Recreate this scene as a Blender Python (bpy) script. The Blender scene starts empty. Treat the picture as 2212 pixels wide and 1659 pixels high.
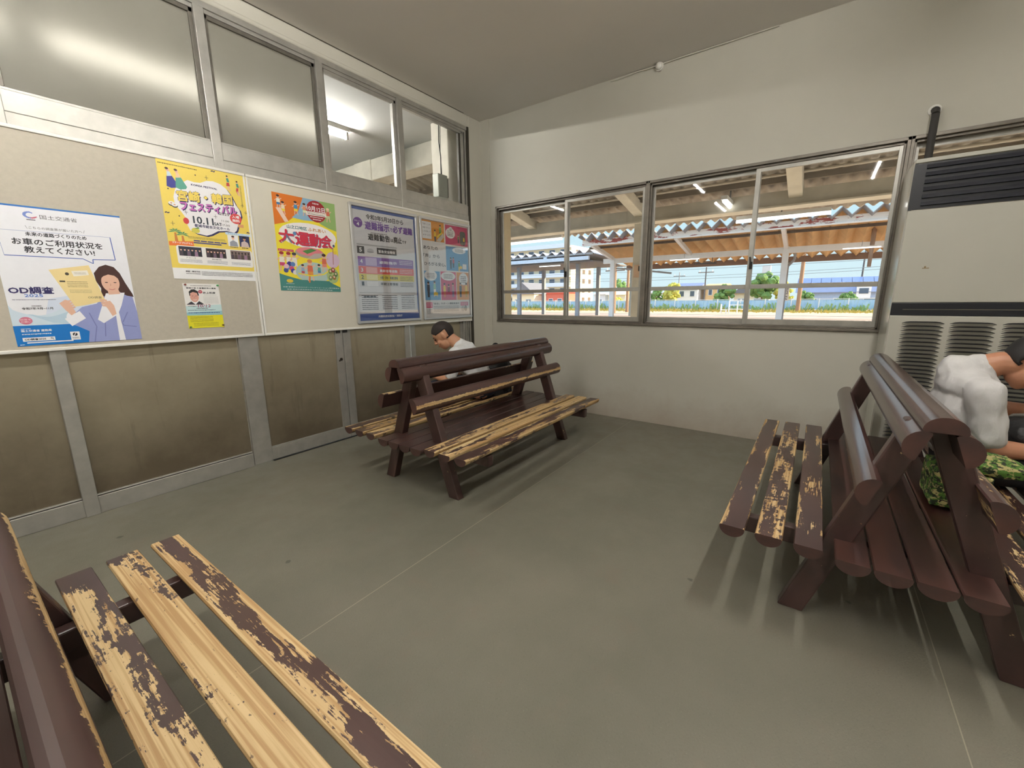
import bpy, bmesh, math, random
from mathutils import Vector, Matrix
from math import sin, cos, pi, radians
SC = bpy.context.scene
COL = SC.collection
# ------------------------------------------------------------------ camera
cam_d = bpy.data.cameras.new('camera')
cam = bpy.data.objects.new('camera', cam_d)
COL.objects.link(cam)
YAW, PITCH, ROLL, EYE = 0.94514, -0.201134, -0.010014, 1.272
_f0 = Vector((sin(YAW), cos(YAW), 0)); _r0 = Vector((cos(YAW), -sin(YAW), 0)); _u0 = Vector((0, 0, 1))
_F = _f0*cos(PITCH) + _u0*sin(PITCH); _u1 = _u0*cos(PITCH) - _f0*sin(PITCH)
_R = _r0*cos(ROLL) + _u1*sin(ROLL); _U = _u1*cos(ROLL) - _r0*sin(ROLL)
_m = Matrix((_R, _U, -_F)).transposed().to_4x4()
_m.translation = (0, 0, EYE)
cam.matrix_world = _m
cam_d.sensor_fit = 'HORIZONTAL'
cam_d.sensor_width = 36.0
cam_d.lens = 36.0*904.84/2212
cam_d.clip_start = 0.02
cam_d.clip_end = 600
SC.camera = cam
# ------------------------------------------------------------------ colour management
SC.view_settings.view_transform = 'Standard'
SC.view_settings.look = 'None'
SC.view_settings.gamma = 1.0
SC.view_settings.exposure = 0.0
SC.view_settings.use_curve_mapping = False
SC.cycles.use_denoising = True
SC.cycles.max_bounces = 8
SC.cycles.transparent_max_bounces = 16
SC.cycles.caustics_reflective = False
SC.cycles.caustics_refractive = False
SC.cycles.sample_clamp_indirect = 6.0
# ------------------------------------------------------------------ sky and sun
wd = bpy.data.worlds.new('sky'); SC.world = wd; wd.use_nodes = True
nt = wd.node_tree; nt.nodes.clear()
_o = nt.nodes.new('ShaderNodeOutputWorld'); _b = nt.nodes.new('ShaderNodeBackground')
_tc = nt.nodes.new('ShaderNodeTexCoord'); _sx = nt.nodes.new('ShaderNodeSeparateXYZ'); _cr = nt.nodes.new('ShaderNodeValToRGB')
nt.links.new(_tc.outputs['Generated'], _sx.inputs[0]); nt.links.new(_sx.outputs['Z'], _cr.inputs[0])
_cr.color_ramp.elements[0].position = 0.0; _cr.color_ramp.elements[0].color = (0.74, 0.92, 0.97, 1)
_cr.color_ramp.elements[1].position = 0.6; _cr.color_ramp.elements[1].color = (1.75, 2.05, 2.45, 1)  # upper sky, out of view, made brighter to add light outdoors
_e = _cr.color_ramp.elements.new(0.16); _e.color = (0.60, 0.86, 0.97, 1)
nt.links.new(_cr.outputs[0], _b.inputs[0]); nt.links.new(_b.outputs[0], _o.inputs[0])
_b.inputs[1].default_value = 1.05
sun_d = bpy.data.lights.new('sun', 'SUN'); sun = bpy.data.objects.new('sun', sun_d); COL.objects.link(sun)
sun_d.energy = 10.5; sun_d.color = (1.0, 0.80, 0.52); sun_d.angle = radians(0.6)
sun.rotation_euler = Vector((0.34, -0.90, 0.30)).to_track_quat('Z', 'Y').to_euler()
# ------------------------------------------------------------------ helpers
def S(r, g, b):
    def c(v):
        v /= 255.0
        return v/12.92 if v <= 0.04045 else ((v+0.055)/1.055)**2.4
    return (c(r), c(g), c(b), 1.0)
class MB:
    def __init__(s): s.v = []; s.f = []; s.m = []; s.s = []
    def add(s, vs, fs, mi=0, sm=False, M=None):
        o = len(s.v)
        s.v += [tuple(M @ Vector(p)) if M is not None else tuple(p) for p in vs]
        for f in fs:
            s.f.append([i+o for i in f]); s.m.append(mi); s.s.append(sm)
    def box(s, a, b, mi=0, M=None):
        (x0, y0, z0), (x1, y1, z1) = a, b
        if x0 > x1: x0, x1 = x1, x0
        if y0 > y1: y0, y1 = y1, y0
        if z0 > z1: z0, z1 = z1, z0
        vs = [(x0,y0,z0),(x1,y0,z0),(x1,y1,z0),(x0,y1,z0),(x0,y0,z1),(x1,y0,z1),(x1,y1,z1),(x0,y1,z1)]
        s.add(vs, [(0,3,2,1),(4,5,6,7),(0,1,5,4),(1,2,6,5),(2,3,7,6),(3,0,4,7)], mi, False, M)
    def bar(s, p0, p1, w, h, mi=0, up=(0,0,1)):
        p0 = Vector(p0); p1 = Vector(p1); d = (p1-p0); L = d.length; d.normalize()
        sx = d.cross(Vector(up))
        if sx.length < 1e-4: sx = d.cross(Vector((1,0,0)))
        sx.normalize(); u = sx.cross(d)
        M = Matrix((d, sx, u)).transposed().to_4x4(); M.translation = p0
        s.box((0,-w/2,-h/2), (L,w/2,h/2), mi, M)
    def tube(s, p0, p1, r0, r1=None, n=12, mi=0, cap=True, sm=True):
        r1 = r0 if r1 is None else r1
        p0 = Vector(p0); p1 = Vector(p1); d = (p1-p0).normalized()
        a = d.cross(Vector((0,0,1)))
        if a.length < 1e-3: a = d.cross(Vector((1,0,0)))
        a.normalize(); b = d.cross(a)
        vs = []
        for p, r in ((p0, r0), (p1, r1)):
            vs += [p + (a*cos(2*pi*i/n) + b*sin(2*pi*i/n))*r for i in range(n)]
        s.add(vs, [(i, (i+1) % n, n+(i+1) % n, n+i) for i in range(n)], mi, sm)
        if cap: s.add(vs, [tuple(range(n-1, -1, -1)), tuple(range(n, 2*n))], mi)
    def path(s, pts, r, n=8, mi=0):
        for a, b in zip(pts[:-1], pts[1:]): s.tube(a, b, r, r, n, mi)
    def prof(s, pr, x0, x1, mi=0, sm=False, M=None, capmi=None):
        n = len(pr)
        vs = [(x0, y, z) for y, z in pr] + [(x1, y, z) for y, z in pr]
        s.add(vs, [(i, (i+1) % n, n+(i+1) % n, n+i) for i in range(n)], mi, sm, M)
        s.add(vs, [tuple(range(n-1, -1, -1)), tuple(range(n, 2*n))], mi if capmi is None else capmi, False, M)
    def quad(s, a, b, c, d, mi=0): s.add([a,b,c,d], [(0,1,2,3)], mi)
    def build(s, name, mats, parent=None, loc=None, bevel=0, seg=2, fix=True):
        me = bpy.data.meshes.new(name); me.from_pydata(s.v, [], s.f)
        for m in (mats if isinstance(mats, (list, tuple)) else [mats]): me.materials.append(m)
        me.polygons.foreach_set('material_index', s.m); me.polygons.foreach_set('use_smooth', s.s)
        if fix:
            bm = bmesh.new(); bm.from_mesh(me); bmesh.ops.recalc_face_normals(bm, faces=bm.faces); bm.to_mesh(me); bm.free()
        me.update()
        o = bpy.data.objects.new(name, me); COL.objects.link(o)
        if parent is not None: o.parent = parent
        if loc is not None: o.location = loc
        if bevel:
            b = o.modifiers.new('edge', 'BEVEL'); b.width = bevel; b.segments = seg; b.limit_method = 'ANGLE'; b.angle_limit = radians(40)
        return o
def tag(o, label=None, cat=None, group=None, kind=None):
    if label: o['label'] = label
    if cat: o['category'] = cat
    if group: o['group'] = group
    if kind: o['kind'] = kind
    return o
def empty(name, loc=(0,0,0), label=None, cat=None, group=None, kind=None, rz=0):
    o = bpy.data.objects.new(name, None); COL.objects.link(o); o.location = loc; o.rotation_euler = (0,0,rz)
    o.empty_display_size = 0.1
    return tag(o, label, cat, group, kind)
# ------------------------------------------------------------------ materials
class NB:
    def __init__(s, name):
        s.mat = bpy.data.materials.new(name); s.mat.use_nodes = True
        s.t = s.mat.node_tree; s.t.nodes.clear()
        s.out = s.n('OutputMaterial')
    def n(s, t, **k):
        x = s.t.nodes.new('ShaderNode'+t)
        for a, b in k.items(): setattr(x, a, b)
        return x
    def l(s, a, b): s.t.links.new(a, b)
    def setv(s, sock, v):
        if hasattr(v, 'is_linked') or hasattr(v, 'links'): s.l(v, sock)
        else: sock.default_value = v
    def math(s, op, a, b=0.0, clamp=False):
        x = s.n('Math', operation=op, use_clamp=clamp); s.setv(x.inputs[0], a); s.setv(x.inputs[1], b); return x.outputs[0]
    def mix(s, f, a, b):
        x = s.n('Mix', data_type='RGBA'); s.setv(x.inputs[0], f); s.setv(x.inputs[6], a); s.setv(x.inputs[7], b); return x.outputs[2]
    def rng(s, v, a, b, c=0.0, d=1.0):
        x = s.n('MapRange'); s.setv(x.inputs[0], v)
        for i, q in enumerate((a, b, c, d)): x.inputs[1+i].default_value = q
        return x.outputs[0]
    def co(s, scale=(1,1,1), kind='Object', off=(0,0,0)):
        tc = s.n('TexCoord'); mp = s.n('Mapping'); s.l(tc.outputs[kind], mp.inputs[0])
        mp.inputs['Scale'].default_value = scale; mp.inputs['Location'].default_value = off
        return mp.outputs[0]
    def noise(s, vec, sc=1.0, det=4.0, rough=0.55):
        x = s.n('TexNoise'); s.l(vec, x.inputs['Vector']); x.inputs['Scale'].default_value = sc
        x.inputs['Detail'].default_value = det; x.inputs['Roughness'].default_value = rough
        return x.outputs[0]
    def bsdf(s, col, rough=0.5, metal=0.0, bump=None, bstr=0.2, bdist=0.002, **k):
        p = s.n('BsdfPrincipled'); s.setv(p.inputs['Base Color'], col); s.setv(p.inputs['Roughness'], rough); s.setv(p.inputs['Metallic'], metal)
        for a, b in k.items(): s.setv(p.inputs[a.replace('_', ' ')], b)
        if bump is not None:
            b = s.n('Bump'); b.inputs['Strength'].default_value = bstr; b.inputs['Distance'].default_value = bdist
            s.l(bump, b.inputs['Height']); s.l(b.outputs[0], p.inputs['Normal'])
        s.l(p.outputs[0], s.out.inputs[0]); return p
_pm = {}
def plain(r, g, b, rough=0.6, metal=0.0, var=0.08, sc=6.0, bump=0.0, name=None, **k):
    key = (r, g, b, rough, metal, var, sc, bump, tuple(k.items()))
    if key in _pm: return _pm[key]
    n = NB(name or 'paint_%d_%d_%d' % (r, g, b)); c = S(r, g, b)
    ns = n.noise(n.co(kind='Object'), sc, 5, 0.6)
    a = tuple(v*(1-var) for v in c[:3])+(1,); d = tuple(min(1, v*(1+var)) for v in c[:3])+(1,)
    n.bsdf(n.mix(n.rng(ns, 0.3, 0.7), a, d), rough, metal, ns if bump else None, bump, 0.003, **k)
    _pm[key] = n.mat; return n.mat
def glow(r, g, b, e, name='tube_light'):
    n = NB(name); x = n.n('Emission'); x.inputs[0].default_value = S(r, g, b); x.inputs[1].default_value = e
    n.l(x.outputs[0], n.out.inputs[0]); return n.mat
def glass_mat(name, tint=(0.99, 0.995, 0.995, 1), refl=1.0, rough=0.02):
    n = NB(name); t = n.n('BsdfTransparent'); t.inputs[0].default_value = tint
    g = n.n('BsdfGlossy'); g.inputs['Roughness'].default_value = rough; fr = n.n('Fresnel'); ge = n.n('NewGeometry'); n.l(n.rng(ge.outputs['Backfacing'], 0, 1, 1.45, 1/1.45), fr.inputs[0])
    m = n.n('MixShader'); n.l(n.math('MULTIPLY', fr.outputs[0], refl, True), m.inputs[0]); n.l(t.outputs[0], m.inputs[1]); n.l(g.outputs[0], m.inputs[2])
    n.l(m.outputs[0], n.out.inputs[0]); return n.mat
GLASS = glass_mat('window_glass')
ALU = plain(176, 174, 168, 0.38, 0.55, 0.12, 9)
ALUD = plain(112, 108, 100, 0.42, 0.45, 0.18, 14)
DARK = plain(30, 28, 26, 0.6)
WHITE = plain(232, 230, 224, 0.45)
BLACK = plain(16, 16, 18, 0.5)
def mat_wall():
    n = NB('cream_plaster'); co = n.co(); big = n.noise(co, 1.1, 5, 0.6); fine = n.noise(co, 60, 3, 0.6)
    sp = n.n('SeparateXYZ'); tc = n.n('TexCoord'); n.l(tc.outputs['Object'], sp.inputs[0])
    c = n.mix(n.rng(big, 0.3, 0.75), S(198, 195, 184), S(206, 203, 192))
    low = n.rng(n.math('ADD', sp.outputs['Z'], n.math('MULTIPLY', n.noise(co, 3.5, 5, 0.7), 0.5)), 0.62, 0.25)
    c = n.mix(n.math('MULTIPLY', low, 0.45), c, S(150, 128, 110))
    sc = n.noise(n.co((1.2, 9, 9)), 2.2, 6, 0.75)
    c = n.mix(n.math('MULTIPLY', n.rng(sc, 0.71, 0.74), 0.5), c, S(120, 110, 96))
    n.bsdf(c, 0.62, 0, fine, 0.25, 0.002); return n.mat
def mat_ceiling():
    n = NB('ceiling_plaster'); co = n.co(); big = n.noise(co, 0.9, 4); fine = n.noise(co, 90, 2)
    n.bsdf(n.mix(n.rng(big, 0.3, 0.7), S(232, 228, 224), S(236, 232, 228)), 0.8, 0, fine, 0.2, 0.002); return n.mat
def mat_floor():
    n = NB('concrete_floor'); co = n.co(); big = n.noise(co, 0.8, 6, 0.62); mid = n.noise(co, 5, 6, 0.7); fine = n.noise(co, 160, 3, 0.7)
    c = n.mix(n.rng(big, 0.34, 0.68), S(106, 105, 93), S(124, 120, 108))
    c = n.mix(n.math('MULTIPLY', n.rng(mid, 0.56, 0.74), 0.30), c, S(128, 112, 98))
    c = n.mix(n.math('MULTIPLY', n.rng(fine, 0.58, 0.72), 0.30), c, S(64, 62, 54))
    c = n.mix(n.math('MULTIPLY', n.rng(fine, 0.36, 0.28), 0.35), c, S(160, 156, 142))
    vo = n.n('TexVoronoi'); n.l(n.co((1, 1, 0)), vo.inputs['Vector']); vo.inputs['Scale'].default_value = 3.1
    wob = n.math('ADD', vo.outputs['Distance'], n.math('MULTIPLY', n.noise(co, 40, 3), 0.05))
    c = n.mix(n.math('MULTIPLY', n.rng(wob, 0.075, 0.06), 0.6), c, S(48, 46, 42))
    sp = n.n('SeparateXYZ'); tc = n.n('TexCoord'); n.l(tc.outputs['Object'], sp.inputs[0])
    for y0 in (1.47, -0.48):
        d = n.math('ABSOLUTE', n.math('SUBTRACT', sp.outputs['Y'], y0))
        c = n.mix(n.math('MULTIPLY', n.rng(d, 0.0022, 0.0012), 0.75), c, S(168, 160, 140))
    n.bsdf(c, n.rng(mid, 0.3, 0.7, 0.30, 0.48), 0, n.math('ADD', fine, n.math('MULTIPLY', mid, 0.6)), 0.35, 0.003); return n.mat
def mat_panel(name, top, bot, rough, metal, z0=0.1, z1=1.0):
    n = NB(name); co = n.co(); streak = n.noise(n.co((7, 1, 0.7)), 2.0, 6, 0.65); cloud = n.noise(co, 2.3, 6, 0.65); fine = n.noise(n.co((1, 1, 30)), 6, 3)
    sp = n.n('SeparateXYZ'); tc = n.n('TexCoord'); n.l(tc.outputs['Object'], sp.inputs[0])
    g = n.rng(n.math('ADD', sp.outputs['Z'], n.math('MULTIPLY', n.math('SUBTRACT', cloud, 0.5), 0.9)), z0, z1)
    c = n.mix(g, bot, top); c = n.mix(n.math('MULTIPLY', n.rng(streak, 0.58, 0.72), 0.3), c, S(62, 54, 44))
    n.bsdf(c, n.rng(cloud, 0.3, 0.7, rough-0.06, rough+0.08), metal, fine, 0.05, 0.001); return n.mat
WALL = mat_wall(); CEIL = mat_ceiling(); FLOOR = mat_floor()
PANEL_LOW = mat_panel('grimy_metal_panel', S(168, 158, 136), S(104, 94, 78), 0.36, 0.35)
def mat_frost():
    n = NB('frosted_glass'); v = n.noise(n.co((1, 1, 1)), 3.0, 5, 0.6); f = n.noise(n.co(), 240, 2)
    g = n.n('BsdfRefraction'); g.inputs['Roughness'].default_value = 0.42; g.inputs['IOR'].default_value = 1.25; g.inputs['Color'].default_value = (0.86, 0.85, 0.80, 1)
    b = n.n('Bump'); b.inputs['Strength'].default_value = 0.12; b.inputs['Distance'].default_value = 0.001; n.l(f, b.inputs['Height']); n.l(b.outputs[0], g.inputs['Normal'])
    d = n.n('BsdfPrincipled'); d.inputs['Roughness'].default_value = 0.45; n.l(n.mix(n.rng(v, 0.3, 0.7), S(150, 146, 134), S(170, 166, 154)), d.inputs['Base Color'])
    m = n.n('MixShader'); m.inputs[0].default_value = 0.42; n.l(g.outputs[0], m.inputs[1]); n.l(d.outputs[0], m.inputs[2]); n.l(m.outputs[0], n.out.inputs[0]); return n.mat
PANEL_UP = mat_frost()
BOARD_A = plain(184, 177, 163, 0.75, 0, 0.05, 40, 0.1); BOARD_B = plain(212, 207, 193, 0.6, 0, 0.03, 4)
# ================================================================== the room
XW, YL, ZC = 4.206, 3.45, 3.305
XB, YR = -3.0, -3.0
m = MB(); m.box((XB-0.2, YR-0.2, -0.15), (XW+0.2, YL+0.2, 0)); tag(m.build('floor', FLOOR), kind='structure')
m = MB(); m.box((XB-0.2, YR-0.2, ZC), (XW+0.2, YL+0.15, ZC+0.15)); tag(m.build('ceiling', CEIL), kind='structure')
# window wall with its openings
W1, W2, W3, W4, ZS, ZT = 3.25, 1.428, -0.398, -2.22, 0.995, 2.343
m = MB()
m.box((XW, YR-0.2, 0), (XW+0.16, YL+0.18, ZS)); m.box((XW, YR-0.2, ZT), (XW+0.16, YL+0.18, ZC))
m.box((XW, W1, ZS), (XW+0.16, YL+0.18, ZT)); m.box((XW, YR-0.2, ZS), (XW+0.16, W4, ZT))
m.box((XW-0.016, 3.325, 0), (XW, YL+0.0, ZC))
tag(m.build('wall_far', WALL), kind='structure')
m = MB(); m.box((XB-0.2, YR-0.2, 0), (XB, YL+0.2, ZC)); tag(m.build('wall_back', WALL), kind='structure')
m = MB(); m.box((XB, YR-0.2, 0), (XW, YR, ZC)); tag(m.build('wall_right', WALL), kind='structure')
# left side: beam over the partition, the return beside the corner
m = MB(); m.box((XB, YL, 3.185), (3.972, YL+0.15, ZC)); m.box((3.972, YL, 0), (XW, YL+0.15, ZC))
m.tube((XB, YL+0.012, 3.192), (3.972, YL+0.012, 3.192), 0.022, n=10)
tag(m.build('wall_left', WALL, bevel=0.012), kind='structure')
m = MB(); m.tube((XB, YL-0.002, ZC-0.001), (3.9, YL-0.002, ZC-0.001), 0.0025, n=6); tag(m.build('trim_crack', plain(70, 62, 50, 0.9)), kind='structure')
# aluminium partition frame
UX = [-1.60, -0.56, 0.385, 1.365, 2.18, 2.985]       # upper mullion centres
m = MB()
YF, YK = YL+0.0, YL+0.07
m.box((XB, YF, 3.14), (3.97, YK, 3.187)); m.box((XB, YF+0.012, 3.115), (3.97, YK, 3.142))
m.box((XB, YF, 2.166), (3.97, YK, 2.229)); m.box((XB, YF+0.004, 2.230), (3.97, YK, 2.335)); m.box((XB, YF+0.014, 2.335), (3.97, YK, 2.350))
for x in UX:
    m.box((x-0.03, YF-0.004, 2.166), (x+0.03, YK, 3.14))
m.box((2.92, YF+0.02, 2.35), (2.955, YK-0.01, 3.115))
m.box((3.80, YF+0.01, 0), (3.835, YK, 1.02)); m.box((3.85, YF+0.018, 0), (3.875, YK, 2.2)); m.box((3.885, YF+0.018, 0), (3.905, YK, 3.14)); m.box((3.92, YF+0.008, 0), (3.94, YK, 3.14))
for x in (0.4075, -0.56, -1.6):
    m.box((x-0.033, YF-0.004, 0), (x+0.033, YK, 1.02))
m.box((XB, YF+0.008, 0), (1.328, YK, 0.108)); m.box((XB, YF+0.016, 0.112), (1.328, YK, 0.12))
m.box((XB, YF+0.03, 1.02), (3.97, YK, 2.17))
tag(m.build('trim_1', ALU, bevel=0.003), kind='structure')
m = MB(); m.box((3.942, YF-0.006, 0), (3.972, YK, 3.187)); m.box((3.835, YF+0.03, 0), (3.942, YK-0.01, 3.14)); m.box((XB, YF-0.002, 3.176), (3.972, YF+0.06, 3.19))
tag(m.build('trim_2', plain(62, 58, 50, 0.5, 0.2)), kind='structure')
# lower fixed panels
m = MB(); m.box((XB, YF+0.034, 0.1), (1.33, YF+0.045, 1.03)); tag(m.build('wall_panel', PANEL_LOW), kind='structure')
# upper panels: two opaque ones, two clear panes
def upper(nm, x0, x1, mat, sash=False):
    r = empty(nm, (0, 0, 0), kind='structure')
    m = MB(); m.box((x0, YF+0.032, 2.345), (x1, YF+0.038, 3.12)); m.build('pane', mat, r)
    m = MB(); s = 0.022
    m.box((x0, YF+0.018, 2.35), (x0+s, YF+0.05, 3.115)); m.box((x1-s, YF+0.018, 2.35), (x1, YF+0.05, 3.115)); m.box((x0, YF+0.018, 3.09), (x1, YF+0.05, 3.115))
    m.build('sash', ALU if sash else ALUD, r, bevel=0.002)
xs = [XB]+UX+[3.885]
for i in range(7):
    upper('window_%d' % (i+4), xs[i]+0.03, xs[i+1]-(0.03 if i < 6 else 0), GLASS if i >= 5 else PANEL_UP, i >= 5)
# sliding doors under the boards
def door(nm, x0, x1, s0, s1, y, lock=None):
    r = empty(nm, (0, 0, 0), kind='structure')
    m = MB(); m.box((x0, y, 0.012), (x0+s0, y+0.03, 1.02)); m.box((x1-s1, y, 0.012), (x1, y+0.03, 1.02)); m.box((x0+s0, y+0.001, 0.012), (x1-s1, y+0.029, 0.112)); m.box((x0+s0, y+0.008, 0.112), (x1-s1, y+0.02, 0.122))
    m.build('frame', ALU, r, bevel=0.002)
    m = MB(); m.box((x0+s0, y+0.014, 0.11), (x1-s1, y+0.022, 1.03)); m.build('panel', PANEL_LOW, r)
    if lock:
        m = MB(); m.tube((lock[0], y-0.006, lock[1]), (lock[0], y+0.01, lock[1]), 0.013, n=16); m.tube((lock[0]-0.015, y-0.003, lock[1]-0.012), (lock[0]-0.015, y+0.01, lock[1]-0.012), 0.007, n=10); m.build('lock', plain(70, 66, 60, 0.3, 0.8), r)
    return r
door('door_1', 1.330, 2.176, 0.135, 0.071, YF, (2.143, 0.75)); door('door_2', 2.182, 2.952, 0.075, 0.062, YF); door('door_3', 2.99, 3.80, 0.062, 0.03, YF+0.032)
for x in (2.135, 2.205):
    m = MB(); m.box((x-0.022, YF-0.003, 0.985), (x+0.022, YF+0.01, 1.012)); m.build('trim_catch', DARK)['kind'] = 'structure'
m = MB(); m.box((1.47, YF-0.002, 0.0), (3.9, YF+0.05, 0.006)); m.build('trim_track', DARK)['kind'] = 'structure'
# ---------------------------------------------------------------- windows of the far wall
def sash(r, y0, y1, x, latch=None, rail=True):
    z0, z1 = ZS+0.035, ZT-0.035; w = 0.035
    m = MB()
    m.box((x, y0, z0), (x+0.022, y0+w, z1)); m.box((x, y1-w, z0), (x+0.022, y1, z1)); m.box((x+0.001, y0, z1-w), (x+0.021, y1, z1)); m.box((x+0.001, y0, z0), (x+0.021, y1, z0+w+0.012))
    m.box((x+0.002, y0+w, 1.335), (x+0.02, y1-w, 1.372))
    s = m.build('sash', ALU, r, bevel=0.002)
    m = MB(); m.box((x+0.009, y0+w*0.6, z0+w*0.6), (x+0.013, y1-w*0.6, z1-w*0.6)); m.build('pane', GLASS, s)
    if latch:
        m = MB(); m.box((x-0.02, latch-0.012, 1.50), (x, latch+0.012, 1.56)); m.tube((x-0.03, latch, 1.53), (x-0.03, latch+0.01, 1.60), 0.006, n=8); m.build('latch', plain(50, 48, 46, 0.4, 0.6), s)
def win(nm, ya, yb, ym):
    r = empty(nm, (0, 0, 0), kind='structure'); a, b = min(ya, yb), max(ya, yb); x = XW
    m = MB(); t = 0.035
    m.box((x-0.012, a, ZT-0.022), (x+0.10, b, ZT)); m.box((x-0.02, a, ZS), (x+0.10, b, ZS+0.02))
    m.box((x-0.012, a, ZS), (x+0.10, a+0.02, ZT)); m.box((x-0.012, b-0.02, ZS), (x+0.10, b, ZT))
    m.box((x+0.012, a+0.02, ZT-0.04), (x+0.02, b-0.02, ZT-0.022)); m.box((x+0.05, a+0.02, ZT-0.04), (x+0.058, b-0.02, ZT-0.022))
    m.box((x+0.012, a+0.02, ZS+0.02), (x+0.02, b-0.02, ZS+0.034)); m.box((x+0.05, a+0.02, ZS+0.02), (x+0.058, b-0.02, ZS+0.034))
    for yy in (a, b):
        sg = 1 if yy == a else -1
        m.box((x+0.012, yy+sg*0.02, ZS+0.02), (x+0.02, yy+sg*0.034, ZT-0.02)); m.box((x+0.05, yy+sg*0.02, ZS+0.02), (x+0.058, yy+sg*0.034, ZT-0.02))
    m.build('outer_frame', plain(120, 114, 106, 0.4, 0.45, 0.2, 12), r, bevel=0.002)
    sash(r, a+0.02, ym+0.018, x+0.021, ym-0.01); sash(r, ym-0.018, b-0.02, x+0.062)
    return r
win('window_1', W1, W2, 2.313); win('window_2', W2, W3, 0.52); win('window_3', W3, W4, -1.31)
# ---------------------------------------------------------------- lamps of the room (on the ceiling, above the picture)
TUBE = glow(255, 251, 243, 270.0)
def lamp(x0, x1, y, label):
    r = empty('fluorescent_lamp', ((x0+x1)/2, y, ZC), label, 'lamp', 'ceiling lamps of the waiting room')
    L = (x1-x0)/2
    m = MB(); m.prof([(-0.035, 0), (-0.03, -0.05), (0.03, -0.05), (0.035, 0)], -L, L); m.build('housing', WHITE, r)
    m = MB(); m.tube((-L+0.03, 0, -0.115), (L-0.03, 0, -0.115), 0.0155, n=12); m.build('tube', TUBE, r)
    for sx in (-L+0.005, L-0.03):
        m = MB(); m.box((sx, -0.02, -0.135), (sx+0.025, 0.02, -0.045)); m.build('socket', WHITE, r)
lamp(-0.40, 0.82, 1.98, 'white fluorescent lamp on the ceiling over the bench by the posters')
lamp(1.30, 2.52, -0.5, 'white fluorescent lamp on the ceiling over the bench by the air conditioner')
lamp(-2.6, -1.38, 1.98, 'white fluorescent lamp on the ceiling behind the camera, poster side')
lamp(-1.2, 0.02, -0.5, 'white fluorescent lamp on the ceiling above the camera')
# ================================================================== slatted benches
PAINT, PAINT2 = S(58, 40, 38), S(74, 51, 47)
def worn(name, thr, bands=(), edge=0.0, seed=0.0, fleck=0.5, hw=0.045, paint_rough=0.32, streak=0.5, endp=0.0, red=False):
    """dark maroon paint rubbed off to bare pine; X runs along the wood, Y across it"""
    n = NB(name); tc = n.n('TexCoord'); sp = n.n('SeparateXYZ'); n.l(tc.outputs['Object'], sp.inputs[0])
    X, Y = sp.outputs['X'], sp.outputs['Y']; o = (seed*3.17, seed*1.71, seed*0.37)
    a = n.noise(n.co((3.2, 16, 16), off=o), 1.0, 6, 0.68)
    b = n.noise(n.co((9, 150, 60), off=o), 1.0, 3, 0.6)
    c = n.noise(n.co((42, 34, 20), off=o), 1.0, 4, 0.7)
    v = n.math('ADD', n.math('MULTIPLY', a, 0.62), n.math('ADD', n.math('MULTIPLY', b, 0.38*streak), n.math('MULTIPLY', c, 0.38*(1-streak))))
    if edge:
        q = n.math('POWER', n.math('DIVIDE', n.math('ABSOLUTE', Y), hw), 2.0); v = n.math('ADD', v, n.math('MULTIPLY', q, edge))
    for y0, w, amp in bands:
        q = n.math('SUBTRACT', 1.0, n.math('DIVIDE', n.math('ABSOLUTE', n.math('SUBTRACT', Y, y0)), w), True); v = n.math('ADD', v, n.math('MULTIPLY', q, amp))
    if endp:
        q = n.rng(n.math('ABSOLUTE', X), 0.62, 0.9); v = n.math('SUBTRACT', v, n.math('MULTIPLY', q, endp))
    w = n.rng(v, thr, thr+0.012)                                   # 1 = bare wood
    grain = n.noise(n.co((1.6, 130, 40), off=o), 1.0, 2, 0.5); tone = n.noise(n.co((2.2, 9, 9), off=o), 1.0, 4)
    wood = n.mix(n.rng(grain, 0.42, 0.60), S(214, 186, 138), S(178, 142, 94)); wood = n.mix(n.math('MULTIPLY', n.rng(tone, 0.4, 0.75), 0.45), wood, S(168, 132, 84))
    fl = n.noise(n.co((26, 60, 30), off=(seed, 4, 2)), 1.0, 3, 0.55)
    wood = n.mix(n.math('MULTIPLY', n.rng(fl, 0.66, 0.70), fleck), wood, S(70, 44, 34))
    pt = n.mix(n.rng(tone, 0.35, 0.7), PAINT, S(86, 54, 46) if red else PAINT2)
    n.bsdf(n.mix(w, pt, wood), n.mix(w, (paint_rough,)*3+(1,), (0.62,)*3+(1,)), 0, n.math('ADD', n.math('MULTIPLY', w, -1.0), n.math('MULTIPLY', grain, 0.5)), 0.35, 0.0015, Specular_IOR_Level=0.7)
    return n.mat
DK = worn('dark_bench_paint', 0.72, seed=1, streak=0.3)
DKR = worn('red_brown_bench_paint', 0.70, seed=2, streak=0.3, paint_rough=0.38, red=True)
GLOSSY = worn('glossy_log_paint', 0.73, seed=5, streak=0.2, paint_rough=0.20)
LEGM = worn('leg_paint', 0.62, edge=0.0, seed=7, streak=0.2, hw=0.04)
SL_LEN = 1.80
def half_log(w, d, n=12, lip=0.006):
    """flat side up (z=0), round side down"""
    pr = [(-w/2, -lip), (-w/2+0.003, 0), (w/2-0.003, 0), (w/2, -lip)]
    for i in range(1, n):
        t = pi*i/n; pr.append((w/2*cos(t), -lip-(d-lip)*sin(t)))
    return pr
def log_mesh(mb, w, d, x0, x1, flip=False, n=12):
    pr = half_log(w, d, n)
    if flip: pr = [(y, -z) for y, z in pr]
    k = len(pr); vs = [(x0, y, z) for y, z in pr] + [(x1, y, z) for y, z in pr]
    for i in range(k):
        mb.add([vs[i], vs[(i+1) % k], vs[k+(i+1) % k], vs[k+i]], [(0, 1, 2, 3)], 0, i >= 3)
    mb.add(vs, [tuple(range(k-1, -1, -1)), tuple(range(k, 2*k))], 1)
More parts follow.
